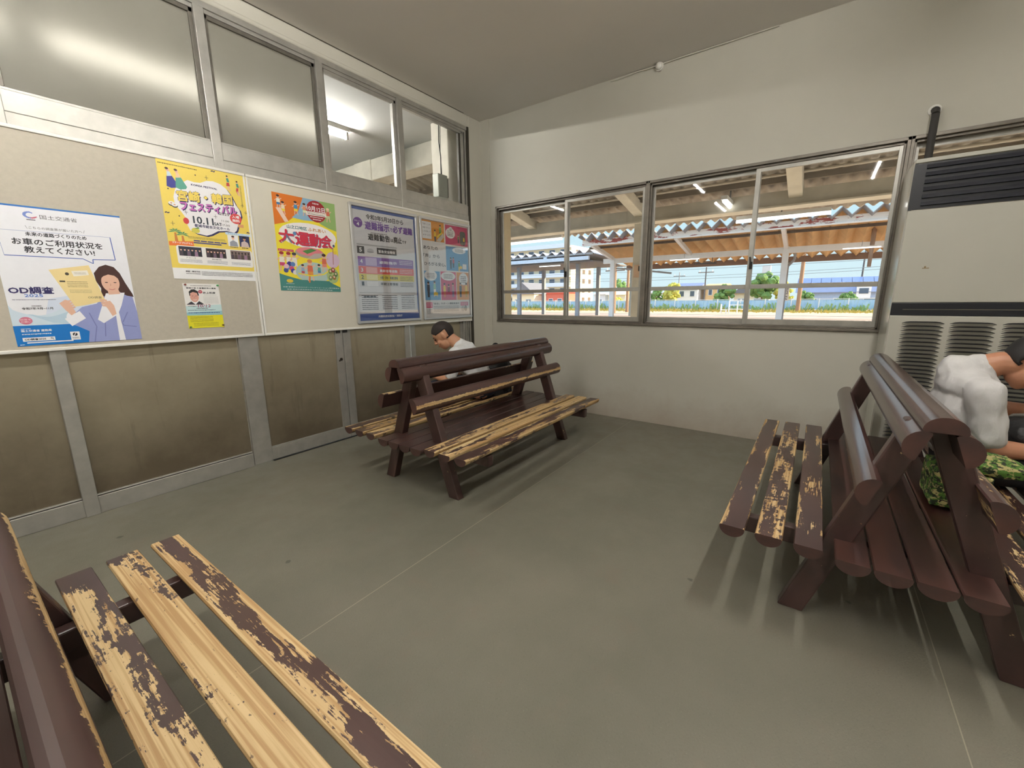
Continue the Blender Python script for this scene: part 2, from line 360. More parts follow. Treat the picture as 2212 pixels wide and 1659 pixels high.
def shade_auto(o):
    me = o.data; bm = bmesh.new(); bm.from_mesh(me); bmesh.ops.remove_doubles(bm, verts=bm.verts, dist=1e-5)
    for e in bm.edges: e.smooth = not (len(e.link_faces) == 2 and e.calc_face_angle(0) > radians(38))
    bmesh.ops.recalc_face_normals(bm, faces=bm.faces); bm.to_mesh(me); bm.free()
OUT = (0.540, 0.415, 0.290); MID = (0.160, 0.0535)
def bench(loc, rz, label, wear, logwear, ends=DKR):
    """wear: materials of the six outer slats keyed by sign and row; X along the bench"""
    r = empty('slatted_bench', loc, label, 'bench', 'double-sided slatted benches', rz=rz)
    H = SL_LEN/2
    for sg in (1, -1):
        for k, y in enumerate(OUT):
            m = MB(); log_mesh(m, 0.09, 0.044, -H, H); o = m.build('seat_slat', [wear.get((sg, k), DK), ends], r, (0, sg*y, 0.375)); shade_auto(o)
        for y in MID:
            m = MB(); log_mesh(m, 0.100, 0.046, -H+0.004, H-0.004); o = m.build('seat_slat', [wear.get((sg, 'm'), DKR), ends], r, (0, sg*y, 0.357)); shade_auto(o)
    for sx in (-1, 1):
        x = sx*0.71
        for sg in (1, -1):
            p0 = Vector((x, sg*0.318, 0)); p1 = Vector((x, sg*0.0255, 0.856)); d = (p1-p0).normalized(); nrm = Vector((0, sg, 0)); nrm = (nrm - d*nrm.dot(d)).normalized()
            hw, ht = 0.041, 0.027; vs = []
            for p in (p0, p1):
                for a, b in ((-ht, -hw), (ht, -hw), (ht, hw), (-ht, hw)):
                    q = p + Vector((a, 0, 0)) + nrm*b; z = 0.0 if p is p0 else 0.856
                    q = q + d*((z-q.z)/d.z); vs.append(q)
            m = MB(); m.add(vs, [(0,3,2,1),(4,5,6,7),(0,1,5,4),(1,2,6,5),(2,3,7,6),(3,0,4,7)]); m.build('leg', LEGM if (sx, sg) != (-1, -1) else wear.get('leg', LEGM), r, bevel=0.005)
        xb = x - sx*0.052
        m = MB(); m.box((xb-0.024, -0.572, 0.258), (xb+0.024, 0.572, 0.330)); m.build('cross_beam', DK, r, bevel=0.006)
    m = MB(); log_mesh(m, 0.104, 0.050, -H+0.01, H-0.01, True); o = m.build('top_cap', [logwear.get('cap', DK), ends], r, (0, 0, 0.857)); shade_auto(o)
    for sg in (1, -1):
        for nm, zc, off, key in (('back_rail', 0.806, -0.002, 'top'), ('lumbar_rail', 0.612, 0.028, 'low')):
            yc = 0.318 - 0.3417*zc; a = math.atan2(0.3417, 1.0)
            m = MB(); log_mesh(m, 0.102, 0.052, -H+0.01, H-0.01, True)
            # local z points out of the back, local y runs down the leg
            zz = Vector((0, sg*cos(a), sin(a))); yy = Vector((0, sg*sin(a), -cos(a))); xx = yy.cross(zz)
            M = Matrix((xx, yy, zz)).transposed().to_4x4(); M.translation = Vector((0, sg*yc, zc)) + zz*off
            o = m.build(nm, [logwear.get((key, sg), GLOSSY), ends], r); shade_auto(o); o.matrix_local = M
    return r
# the bench by the posters, one person on its far side
Wc = {(-1, 0): worn('slat_c1', 0.555, edge=0.10, seed=11, streak=0.6, fleck=0.4), (-1, 1): worn('slat_c2', 0.475, edge=0.10, seed=12, fleck=0.5), (-1, 2): worn('slat_c3', 0.505, edge=0.10, seed=13),
      (1, 0): worn('slat_c4', 0.54, edge=0.10, seed=14), (1, 1): worn('slat_c5', 0.51, edge=0.08, seed=15), (1, 2): worn('slat_c6', 0.53, edge=0.1, seed=16), (-1, 'm'): worn('slat_cm', 0.66, edge=0.06, seed=17), (1, 'm'): DKR}
Lc = {('low', -1): worn('rail_peel', 0.83, bands=[(0.014, 0.036, 0.46)], seed=21, streak=0.15, fleck=0.2), ('low', 1): worn('rail_edge', 0.80, bands=[(-0.05, 0.02, 0.3)], seed=22), ('top', -1): worn('rail_chip', 0.70, seed=23, streak=0.15, paint_rough=0.26), 'cap': worn('cap_chip', 0.71, seed=24, streak=0.15, paint_rough=0.24)}
bench((2.55, 2.105, 0), 0, 'dark maroon slatted wooden bench with paint peeled off its lower rail, beside the poster wall', Wc, Lc)
# the bench by the air conditioner
Wr = {(1, 0): worn('slat_r1', 0.62, edge=0.16, seed=31, streak=0.55), (1, 1): worn('slat_r2', 0.53, edge=0.05, seed=32, streak=0.35, fleck=0.9), (1, 2): worn('slat_r3', 0.565, edge=0.08, seed=33, streak=0.75, endp=0.1),
      (-1, 0): worn('slat_r4', 0.53, seed=34), (-1, 1): worn('slat_r5', 0.52, seed=35), (-1, 2): worn('slat_r6', 0.54, seed=36), (1, 'm'): worn('slat_rm', 0.69, edge=0.03, seed=37, red=True, paint_rough=0.42), (-1, 'm'): worn('slat_rm2', 0.66, seed=38, red=True, paint_rough=0.42)}
Lr = {('low', 1): worn('rail_r', 0.80, bands=[(0.025, 0.03, 0.26)], seed=41, streak=0.15, paint_rough=0.18), ('low', -1): worn('rail_r2', 0.60, bands=[(0.0, 0.05, 0.12)], seed=42, streak=0.3), 'cap': GLOSSY}
bench((2.64, -0.355, 0), 0, 'dark maroon slatted wooden bench with shiny rounded back rails, beside the air conditioner', Wr, Lr)
# the bench in the near corner of the picture
Wn = {(-1, 0): worn('slat_n1', 0.545, edge=0.17, seed=51, streak=0.62, fleck=0.0), (-1, 1): worn('slat_n2', 0.405, edge=0.02, seed=52, streak=0.3, fleck=0.8, endp=0.13), (-1, 2): worn('slat_n3', 0.50, bands=[(0.02, 0.05, 0.10)], seed=53, streak=0.55, fleck=0.5, endp=0.10), (-1, 'm'): DK}
Ln = {('low', -1): worn('rail_n', 0.80, bands=[(0.0, 0.05, 0.42)], seed=61, streak=0.12, fleck=0.2, paint_rough=0.45), ('top', -1): worn('rail_n2', 0.70, seed=62, paint_rough=0.4)}
bench((-0.138, 1.05, 0), radians(90), 'weathered slatted bench with bare pine seat slats, closest to the camera', Wn, Ln)
# ================================================================== boards and posters
YB = YL - 0.012                                    # front of the boards
def board(x0, x1, surf, label):
    r = empty('bulletin_board', ((x0+x1)/2, YB, 1.011), label, 'bulletin board', 'bulletin boards along the partition')
    c = (x0+x1)/2; a, b = x0-c, x1-c; H = 2.166-1.011
    m = MB(); m.box((a+0.004, 0.001, 0.004), (b-0.004, 0.024, H-0.004)); m.build('surface', surf, r)
    m = MB(); t = 0.018
    m.box((a, -0.006, 0), (b, 0.02, t)); m.box((a, -0.006, H-t), (b, 0.02, H)); m.box((a, -0.0055, t), (a+t*0.8, 0.02, H-t)); m.box((b-t*0.8, -0.0055, t), (b, 0.02, H-t))
    m.build('frame', WHITE, r, bevel=0.003)
    return r
board(-0.90, 1.512, BOARD_A, 'greige pin board holding the blue survey poster and the yellow festival poster')
board(1.516, 3.93, BOARD_B, 'cream white board holding the sports day poster and two framed posters')
_tc = {}
def glyphs(s):
    if s not in _tc:
        c = bpy.data.curves.new('type', 'FONT'); c.body = s; c.size = 1; c.resolution_u = 2
        o = bpy.data.objects.new('type', c); COL.objects.link(o); bpy.context.view_layer.update()
        e = o.evaluated_get(bpy.context.evaluated_depsgraph_get()); me = e.to_mesh()
        vs = [(v.co.x, v.co.y) for v in me.vertices]; fs = [tuple(p.vertices) for p in me.polygons]
        e.to_mesh_clear(); bpy.data.objects.remove(o); bpy.data.curves.remove(c); _tc[s] = (vs, fs)
    return _tc[s]
class Print:
    """flat print in millimetres, x right and y down from the top left corner; one mesh"""
    def __init__(s, w, h): s.w, s.h, s.mb, s.z, s.k, s.cols = w, h, MB(), 0, 0, []
    def mi(s, c):
        if c not in s.cols: s.cols.append(c)
        return s.cols.index(c)
    def poly(s, c, pts, z=None):
        if z != 'same': s.k += 1
        s.mb.add([(x/1000, -s.k*0.00001, -y/1000) for x, y in pts], [tuple(range(len(pts)))], s.mi(c))
    def rect(s, c, x, y, w, h, z=None): s.poly(c, [(x,y),(x+w,y),(x+w,y+h),(x,y+h)], z)
    def ell(s, c, x, y, rx, ry=None, z=None, n=24, a0=0, a1=2*pi):
        ry = rx if ry is None else ry
        s.poly(c, [(x+rx*cos(a0+(a1-a0)*i/n), y+ry*sin(a0+(a1-a0)*i/n)) for i in range(n)], z)
    def line(s, c, pts, w, z=None):
        for (ax, ay), (bx, by) in zip(pts[:-1], pts[1:]):
            d = math.hypot(bx-ax, by-ay) or 1; nx, ny = -(by-ay)/d*w/2, (bx-ax)/d*w/2
            s.poly(c, [(ax+nx,ay+ny),(bx+nx,by+ny),(bx-nx,by-ny),(ax-nx,ay-ny)], z)
    def rrect(s, c, x, y, w, h, r, z=None):
        p = []
        for cx, cy, a in ((x+w-r, y+r, -pi/2), (x+w-r, y+h-r, 0), (x+r, y+h-r, pi/2), (x+r, y+r, pi)):
            p += [(cx+r*cos(a+pi/2*i/5), cy+r*sin(a+pi/2*i/5)) for i in range(6)]
        s.poly(c, p, z)
    def text(s, c, t, x0, x1, y, h, z=None, bold=0.0, slant=0.0, rise=0.0, vert=False):
        """t fitted between x0 and x1, its middle at height y, cap height h"""
        s.k += 1; vs, fs = glyphs(t)
        if not vs: return
        ax = min(v[0] for v in vs); bx = max(v[0] for v in vs); ay = min(v[1] for v in vs); by = max(v[1] for v in vs)
        kx = (x1-x0)/(bx-ax); ky = h/(by-ay)
        offs = [(0, 0)] if not bold else [(0, 0), (bold, 0), (-bold, 0), (0, bold), (0, -bold)]
        for k, (ox, oy) in enumerate(offs):
            P = []
            for vx, vy in vs:
                u = (vx-ax)*kx; w = (vy-(ay+by)/2)*ky
                P.append(((x0+u+w*slant+ox)/1000, -(s.k*0.00001+k*0.000002), -(y-w+oy+rise*(u/(x1-x0)-0.5))/1000))
            s.mb.add(P, fs, s.mi(c))
    def tiny(s, c, x0, x1, y, h, n=1, gap=2.0, seed=0, z=None):
        """lines of print too small to read in the photo"""
        rnd = random.Random(seed+int(y*7+x0)); s.k += 1
        for k in range(n):
            x = x0
            while x < x1-h*0.4:
                w = min(rnd.uniform(0.5, 1.6)*h, x1-x); s.rect(c, x, y+k*gap, w, h*rnd.uniform(0.7, 1.0), 'same'); x += w+h*rnd.choice((0.18, 0.25, 0.4))
    def build(s, name, loc, label=None, cat='poster', group=None, tilt=0.0, rough=0.5, parent=None):
        mats = [plain(*c, rough, 0, 0.015, 30) for c in s.cols]
        m = MB(); m.v, m.f, m.m, m.s = s.mb.v, s.mb.f, s.mb.m, s.mb.s
        w, h = s.w/1000, s.h/1000
        m.add([(0,0,0),(w,0,0),(w,0,-h),(0,0,-h),(0,0.0008,0),(w,0.0008,0),(w,0.0008,-h),(0,0.0008,-h)], [(0,1,5,4),(1,2,6,5),(2,3,7,6),(3,0,4,7),(7,6,5,4)], 0)
        o = m.build(name, mats, parent, loc, fix=False); o.rotation_euler = (0, tilt, 0)
        if label: tag(o, label, cat, group)
        return o
YP = YB - 0.0012
SK, HAIR, NAVY, INK, PW = (226,182,160), (62,36,34), (36,34,84), (40,40,48), (238,238,240)
# ---- blue and white road survey poster
p = Print(515, 728); p.rect((232,233,240), 0, 0, 515, 728); p.z = 1
p.rect((44,110,186), 0, 0, 515, 9)
for i in range(16):
    a = 0.4+i*0.28; p.line((120,140,205) if i > 3 else (196,110,130), [(152+26*cos(a), 45+17*sin(a)), (152+20*cos(a+0.9)*(1-i*0.02), 45+14*sin(a+0.9))], 5)
p.rect((90,90,100), 136, 67, 32, 4)
p.text((70,72,80), '国土交通省', 186, 328, 50, 22)
p.text(INK, 'こちらの調査票が届いた方へ', 137, 340, 109, 13); p.line(INK, [(126,100),(132,116)], 1.2); p.line(INK, [(350,100),(345,116)], 1.2)
bub = [(22,129),(454,127),(459,255),(361,258),(360,281),(321,257),(30,256)]
p.poly((212,222,240), [(150,480),(330,440),(300,600),(120,600)], 0.5)
p.line((120,140,190), [bub[0],bub[1]], 1.5); p.line((70,100,176), [bub[1],bub[2]], 4); p.line((70,100,176), bub[2:], 4); p.line((120,140,190), [bub[6],bub[0]], 1.5)
p.text(INK, '未来の道路づくりのため', 120, 352, 142, 20, bold=0.6)
p.text(INK, 'お車のご利用状況を', 67, 413, 182, 33, bold=0.9); p.text(INK, '教えてください!', 104, 374, 222, 33, bold=0.9)
wave = [(0,512)]+[(14*i, 528+40*sin(i*0.22)) for i in range(1, 18)]+[(240,620),(0,620)]
p.poly((206,222,236), wave, 0.4); p.poly((184,208,226), [(60,560)]+[(80+12*i, 562+14*sin(i*0.35)) for i in range(13)]+[(236,619),(150,610)], 0.6)
p.poly((20,116,196), [(0,620),(224,619),(250,632),(286,665),(274,728),(0,728)], 1.2)
p.poly((148,156,206), [(212,620),(232,570),(275,526),(339,508),(390,452),(479,440),(506,470),(515,560),(515,728),(274,728),(286,665),(240,632)], 1.6)
for q in ([(300,560),(320,640),(300,728)], [(420,560),(440,640),(500,650)], [(350,700),(360,620)], [(470,560),(440,620)]): p.line((116,122,178), q, 4, 1.7)
p.poly(HAIR, [(353,335),(380,298),(411,284),(445,296),(467,330),(484,385),(508,450),(512,470),(480,462),(450,440),(400,462),(365,469),(372,420),(356,380)], 1.8)
p.poly((240,240,246), [(388,449),(473,444),(448,520),(430,560),(438,728),(410,728),(414,580),(354,622),(331,600),(346,560)], 1.9)
p.ell(SK, 418, 386, 40, 56, 2.0); p.poly(SK, [(398,420),(446,420),(452,452),(400,456)], 2.0)
p.poly(HAIR, [(372,372),(380,326),(420,312),(456,326),(464,372),(440,346),(414,340),(392,350)], 2.1)
for ex in (400, 438): p.ell((50,36,38), ex, 386, 7, 2.6, 2.2)
p.line((190,96,100), [(406,424),(420,428),(434,423)], 3, 2.2); p.line((180,130,112), [(418,392),(416,406)], 2, 2.2)
p.poly((236,214,156), [(175,324),(338,291),(380,490),(300,514),(248,524),(214,430)], 2.4)
p.ell((60,54,48), 243, 343, 8, z=2.5); p.poly((238,232,222), [(262,327),(328,320),(332,346),(268,356)], 2.5); p.tiny((150,140,120), 272, 322, 334, 2.4, 2, 6, z=2.6)
p.rect((60,54,48), 208, 380, 22, 8, 2.5); p.tiny((120,104,72), 236, 320, 384, 3, 4, 9, 1, 2.5); p.tiny((140,124,90), 240, 330, 430, 2.2, 3, 7, 2, 2.5); p.text((50,44,40), 'OD調査', 309, 367, 472, 13, 2.5)
p.ell((240,240,246), 226, 586, 22, 34, 2.3); p.poly((240,240,246), [(196,590),(262,548),(282,590),(220,632)], 2.3)
p.poly(SK, [(188,504),(214,484),(228,490),(246,556),(226,572),(206,540)], 2.6)
for i in range(4): p.line(SK, [(206+i*3, 498+i*12),(236+i*4, 490+i*12)], 9, 2.7)
p.poly(SK, [(364,497),(400,492),(414,520),(418,570),(398,582),(384,540)], 2.6)
for i in range(4): p.line(SK, [(356+i*2, 486+i*11),(386, 490+i*11)], 9, 2.7)
p.text((44,40,92), 'OD調査', 15, 177, 434, 36, 2, bold=1.4); p.text((110,140,206), '2025', 66, 133, 462, 15, 2, bold=0.8); p.tiny((90,96,120), 20, 179, 482, 3.4, 1, z=2)
p.tiny(INK, 83, 121, 515, 4, 1, z=2); p.text(INK, '令和7年:9月~11月', 46, 160, 530, 12, 2, bold=0.3)
p.ell((206,116,140), 50, 594, 24, 20, 2); p.text((240,226,232), '回答を', 30, 70, 588, 9, 2.1); p.text((240,226,232), 'お願い', 32, 68, 600, 8, 2.1)
p.tiny(PW, 25, 60, 636, 3, 1, z=2); p.text(PW, '国土交通省 道路局', 25, 136, 648, 12, 2, bold=0.3); p.tiny(PW, 25, 132, 664, 5, 1, z=2)
p.rect(PW, 23, 684, 120, 20, 2); p.text(INK, 'OD調査2025', 30, 108, 694, 11, 2.1, bold=0.4); p.ell(INK, 131, 692, 5, z=2.1); p.ell(PW, 131, 692, 3.2, z=2.2); p.line(INK, [(134,696),(138,701)], 1.8, 2.2)
p.rect(PW, 36, 709, 176, 6, 2); p.rect(PW, 205, 663, 38, 46, 2); p.ell(INK, 224, 678, 10, 9, 2.1); p.line(PW, [(228,668),(219,688)], 3, 2.2); p.tiny((120,120,130), 211, 238, 694, 3, 2, 5, z=2.1); p.tiny(PW, 10, 26, 719, 4, 1, z=2)
p.build('poster', (0.268, YP, 1.775), 'blue and white road survey poster with a woman holding a tan envelope', rough=0.35)
# ---- yellow festival poster
Y_ = (236,210,96); p = Print(515, 728); p.rect(Y_, 0, 0, 515, 728); p.z = 1
p.rect(PW, 0, 658, 515, 70)
p.tiny((100,84,40), 8, 215, 20, 6, 1)
def blob(c, k, dx, dy, z):
    P = [(64,215),(80,165),(110,128),(154,97),(190,103),(225,100),(262,80),(303,74),(345,84),(378,108),(398,139),(412,170),(426,205),(446,235),(452,275),(436,315),(424,345),(412,380),(394,397),(345,390),(293,398),(250,425),(220,436),(165,428),(130,412),(118,380),(120,345),(94,300),(66,262)]
    p.poly(c, [(255+(x-255)*k+dx, 255+(y-255)*k+dy) for x, y in P], z)
blob(NAVY, 1.0, 9, 8, 1); blob((238,236,240), 1.0, 0, 0, 1.3)
p.text(NAVY, 'KOREA FESTIVAL', 171, 321, 121, 11, 2, bold=0.7)
for dx, dy, c, b, z in ((4, 5, NAVY, 4.0, 1.8), (0, 0, NAVY, 5.0, 2.0), (0, 0, Y_, 2.6, 2.3)): p.text(c, '宮崎・韓国', 85+dx, 405+dx, 190+dy, 64, z, bold=b, rise=-26)
for dx, dy, c, b, z in ((4, 5, NAVY, 3.0, 1.8), (0, 0, NAVY, 3.4, 2.0), (0, 0, (208,112,196), 2.0, 2.3)): p.text(c, 'フェスティバル', 95+dx, 425+dx, 254+dy, 54, z, bold=b, rise=-18)
p.text(INK, '2025', 314, 375, 279, 17, 2, bold=0.4); p.text((30,44,60), '10.11', 155, 271, 341, 44, 2, bold=1.6); p.text((30,44,60), 'SAT', 276, 320, 352, 20, 2, bold=0.9)
p.text(INK, '11:00', 323, 369, 325, 12, 2); p.text(INK, '17:00', 320, 370, 353, 13, 2); p.line(INK, [(344,338),(350,338)], 1.4, 2); p.text(NAVY, '都城市総合文化ホール', 158, 368, 377, 19, 2, bold=0.7)
p.ell((216,76,74), 415, 300, 37, 35, 2); p.text(PW, '入場', 392, 438, 288, 19, 2.1, bold=0.7); p.text(PW, '無料', 392, 438, 313, 19, 2.1, bold=0.7)
for dx, c in ((0, (52,52,140)), (47, (84,158,140))):
    p.poly(c, [(44+dx,94),(72+dx,88),(100+dx,142),(92+dx,156),(60+dx,164),(37+dx,156)], 2); p.poly((200,216,226) if not dx else (234,196,160), [(46+dx,96),(48+dx,66),(64+dx,66),(72+dx,90)], 2.1); p.ell(SK, 53+dx, 56, 9, 11, 2.1); p.ell(HAIR, 49+dx, 49, 9, 7, 2.2)
for x, y, k in ((392, 26, 0), (451, 50, 1)):
    p.ell(SK, x, y+3, 5, 6, 2); p.ell(HAIR, x-1, y-3, 6, 5, 2.1); p.poly((72,140,124), [(x-8,y+12),(x+6,y+8),(x+11,y+34),(x-4,y+36)], 2); p.poly((196,70,66), [(x-8,y+40),(x+8,y+38),(x+12,y+60),(x-11,y+62)] if not k else [(x-8,y+40),(x+6,y+38),(x+2,y+66),(x-2,y+88),(x-12,y+60)], 2); p.line(SK, [(x+2,y+62),(x+12,y+92)], 5, 1.9); p.line(SK, [(x-5,y+62),(x+2,y+90)], 5, 1.9)
for x, y in ((45, 430), (82, 446)):
    p.poly((206,128,60), [(x-6,y+6),(x+4,y+6),(x+10,y+60),(x-8,y+60)], 2)
    for a in range(6):
        t = pi*1.05*a/5+pi*0.98; p.poly((76,142,96), [(x,y), (x+22*cos(t-0.25), y+16*sin(t-0.25)), (x+40*cos(t), y+26*sin(t)+5), (x+22*cos(t+0.25), y+16*sin(t+0.25))], 2.1)
for x, y in ((48,258),(64,266)): p.ell(INK, x, y+3, 17, 13, 2); p.ell(PW, x, y-2, 16, 11, 2.1); p.ell((210,150,120), x, y-2, 6, 4, 2.2)
p.ell((206,60,66), 114, 355, 16, 20, 2); p.ell((214,206,92), 160, 410, 24, 17, 2); p.poly((84,134,70), [(152,398),(178,386),(184,396)], 2.1); p.rect((222,160,110), 424, 334, 36, 22, 2)
for x, y in ((265,60),(468,204),(289,303),(39,380),(120,300),(486,250)): p.line(INK, [(x-11,y),(x+11,y)], 2, 2); p.line(INK, [(x,y-14),(x,y+14)], 2, 2)
for x, y in ((202,57),(42,171),(508,272),(80,330)): p.ell(INK, x, y, 4, z=2)
for x, y in ((309,10),(18,317),(488,386)): p.line(NAVY, [(x-12,y+3),(x-4,y-3),(x+4,y+3),(x+12,y-3)], 6, 2)
p.tiny(NAVY, 466, 474, 70, 2.2, 26, 5.2, 5, 2)
p.poly((230,116,50), [(3,494),(138,482),(136,504),(140,512),(2,520)], 2); p.text(PW, 'ステージプログラム', 20, 130, 498, 12, 2.1, bold=0.4)
p.tiny((110,96,50), 110, 330, 452, 3.5, 2, 8, 3, 2)
for i in range(9): p.rect((70,70,130), 140+(i % 5)*40-(i//5)*2, 472+(i//5)*13, 36+(i//5)*8, 8, 2)
p.rrect((198,222,240), 335, 398, 164, 16, 6, 2); p.text(INK, 'スペシャルトークショー', 350, 486, 406, 8, 2.1)
p.rect(PW, 346, 415, 68, 76, 2); p.poly((150,154,166), [(356,490),(358,462),(380,448),(404,462),(408,490)], 2.2); p.ell(SK, 380, 434, 9, 12, 2.3); p.ell(HAIR, 380, 424, 10, 6, 2.4)
p.rect((40,50,92), 420, 413, 68, 76, 2); p.poly((206,186,186), [(428,489),(432,458),(454,446),(476,460),(482,489)], 2.2); p.ell((196,148,120), 454, 434, 9, 12, 2.3); p.ell((30,26,30), 454, 424, 13, 8, 2.4); p.tiny(INK, 356, 404, 494, 6, 1, z=2); p.tiny(INK, 432, 474, 494, 6, 1, z=2)
p.rrect((240,238,236), 36, 514, 458, 118, 14, 1.6)
for x, w, c in ((49, 128, (40,44,62)), (202, 121, (52,38,40)), (352, 130, (126,108,104))):
    p.rect(c, x, 519, w, 60, 2); rnd = random.Random(x)
    for i in range(6):
        xx = x+12+i*(w-24)/5; p.poly(tuple(int(v*0.6) for v in c) if i % 2 else (70+i*20, 60+i*14, 70+i*18), [(xx-10,579),(xx-8,548),(xx+8,548),(xx+10,579)], 2.1); p.ell(SK if x < 300 else (70,56,54), xx, 540, 5, 7, 2.2); p.ell((30,24,26), xx, 534, 6, 4, 2.3)
for x, t in ((110, 'アカハラ'), (259, '舞踊団')): p.text(INK, t, x-28, x+28, 590, 8, 2)
for x in (49, 202, 352): p.tiny((90,96,130), x, x+124, 601, 2.6, 3, 7, x, 2)
p.text(INK, '詳細・事前予約', 70, 150, 678, 9, 2, bold=0.3); p.tiny((100,100,110), 70, 150, 690, 4, 1, z=2); p.tiny((90,90,100), 160, 480, 676, 3.6, 3, 10, 9, 2)
p.build('poster', (1.005, YP, 2.150), 'large yellow festival poster with big date 10.11 and dancers', tilt=radians(0.4), rough=0.4)
# ---- sports day poster
p = Print(515, 728); p.rect((240,222,60), 0, 0, 515, 728); p.z = 1
p.poly((222,120,36), [(0,0),(240,0),(222,80),(180,140),(96,205),(0,236)], 1); p.poly((140,180,208), [(240,0),(382,0),(378,90),(321,167),(230,172),(139,164),(190,120)], 1.1); p.poly((146,180,110), [(382,0),(515,0),(515,222),(440,206),(378,182),(330,150)], 1.2)
p.poly((70,134,130), [(0,596)]+[(20*i, 598+52*sin(min(1, i/15)*pi/2)-0.0*i) for i in range(1, 20)]+[(420,650),(515,690),(515,728),(0,728)], 1.1)
p.ell((158,36,44), 346, 88, 86, 84, 1.5); p.text(PW, '令和7年', 316, 372, 28, 13, 2, bold=0.4); p.text(PW, '10月12日', 268, 422, 70, 36, 2, bold=1.2); p.poly((240,234,226), [(258,94),(432,90),(434,120),(262,124)], 1.7); p.text(INK, '都城市山之口スポーツランド', 268, 426, 101, 9, 2); p.tiny(INK, 272, 420, 111, 5, 1, z=2); p.tiny(PW, 290, 402, 132, 6, 1, z=2); p.tiny(PW, 312, 382, 148, 8, 1, z=2)
p.ell((244,240,240), 267, 288, 240, 98, 1.4)
p.text((58,116,122), '山之口地区', 93, 253, 236, 26, 2, bold=0.9); p.text((196,126,52), 'ふれあい', 262, 416, 236, 26, 2, bold=0.8)
RED = (204,52,76)
for t, x0, x1, y in (('大', 24, 140, 312), ('運', 152, 264, 318), ('動', 266, 362, 318), ('会', 364, 470, 318)): p.text((90,120,150), t, x0+5, x1+5, y+4, 98, 1.9, bold=3.5); p.text(RED, t, x0, x1, y, 98, 2.1, bold=4.2)
p.ell((90,140,190), 150, 283, 15, 14, 2.3); p.line((90,120,150), [(80,300),(120,360)], 12, 2.3)
for x in (38, 104, 424): p.line(SK, [(x,352),(x+14,366)], 8, 2.2)
p.ell((176,160,150), 262, 424, 124, 44, 1.8); p.ell((226,132,140), 262, 412, 112, 34, 2.0); p.poly((78,132,70), [(200,412),(277,385),(322,396),(238,432)], 2.2); p.poly((186,176,170), [(300,424),(386,414),(372,446),(280,470),(236,466)], 2.1)
p.rect((200,60,96), 7, 410, 122, 17, 2); p.text(PW, 'ボッチャ体験コーナー', 14, 122, 418.5, 9, 2.1)
def kid(x, y, k, top, bot, hat=None, z=2.2):
    p.ell(SK, x, y, 11*k, 12*k, z); p.ell(hat or HAIR, x, y-7*k, 12*k, 8*k, z+0.1)
    p.poly(top, [(x-12*k,y+12*k),(x+12*k,y+12*k),(x+14*k,y+40*k),(x-14*k,y+40*k)], z); p.poly(bot, [(x-13*k,y+40*k),(x+13*k,y+40*k),(x+14*k,y+58*k),(x-14*k,y+58*k)], z)
    p.line(SK, [(x-7*k,y+56*k),(x-12*k,y+84*k)], 7*k, z-0.05); p.line(SK, [(x+7*k,y+56*k),(x+14*k,y+82*k)], 7*k, z-0.05); p.line(SK, [(x-12*k,y+18*k),(x-26*k,y+30*k)], 6*k, z-0.05); p.line(SK, [(x+12*k,y+18*k),(x+26*k,y+8*k)], 6*k, z-0.05)
kid(44, 28, 1.0, (238,236,226), (66,120,170)); kid(76, 70, 1.0, (238,220,190), (236,210,70)); kid(176, 52, 1.05, (70,140,190), (240,214,70)); kid(246, 54, 1.0, (226,150,110), (220,230,190)); kid(448, 60, 1.15, (214,110,90), (196,206,160), (240,214,180))
p.poly((236,206,190), [(20,110),(56,104),(110,200),(80,208)], 2.1)
for x, c in ((30, (196,70,110)), (84, (150,40,60)), (128, (236,232,226))): kid(x, 452, 1.5, (236,232,220), c, (150,40,50) if x < 100 else (60,60,70))
for x, y, c in ((86,520,(52,44,130)),(112,522,(92,132,190)),(72,548,(92,140,190)),(100,556,(216,80,120)),(110,574,(56,60,150)),(54,572,(70,80,150)),(60,540,(232,190,200)),(126,584,(232,226,224))): p.ell(c, x, y, 19, 18, 3)
p.ell((176,200,196), 280, 578, 150, 84, 1.7); p.rect((70,134,130), 122, 640, 320, 24, 1.72)
p.ell((214,188,210), 460, 462, 62, 66, 1.8); p.ell((170,190,130), 450, 592, 56, 66, 1.85)
kid(252, 500, 1.75, (214,110,84), (222,150,70), (216,140,90), 2.6); p.line((214,124,60), [(246,590),(238,660)], 12, 2.5); p.line((240,220,60), [(150,590),(260,604),(371,585),(430,545)], 10, 2.7)
kid(380, 440, 1.5, (216,110,84), (230,140,120), None, 2.4); kid(330, 520, 1.0, (90,160,150), (70,120,170), None, 2.3); kid(190, 530, 1.0, (150,170,200), (190,80,90), None, 2.3)
for x, y, c in ((430,560,(120,140,70)),(456,546,(150,60,60)),(462,606,(150,110,60)),(428,612,(110,140,90)),(478,580,(90,120,70))): p.ell(c, x, y, 18, 22, 2.2); p.ell((230,200,180), x, y-4, 8, 9, 2.3)
p.line((180,120,110), [(470,350),(462,500)], 6, 2.2); p.ell((236,228,224), 469, 330, 22, 30, 2.3); p.ell((70,90,120), 478, 345, 10, 12, 2.4); p.ell((236,206,70), 486, 400, 16, 14, 2.2)
p.ell((226,200,70), 76, 652, 26, 14, 2); p.tiny(PW, 46, 110, 672, 3, 1, z=2)
p.text(PW, '主催 都城市山之口スポーツレクリエーション実行委員会', 17, 502, 699, 10, 2); p.text(PW, '後援 都城市教育委員会 山之口地区体育協会', 46, 436, 717, 9, 2)
p.build('poster', (1.688, YP, 2.081), 'colourful sports day poster with an oval title and a stadium drawing', tilt=radians(0.95), rough=0.4)
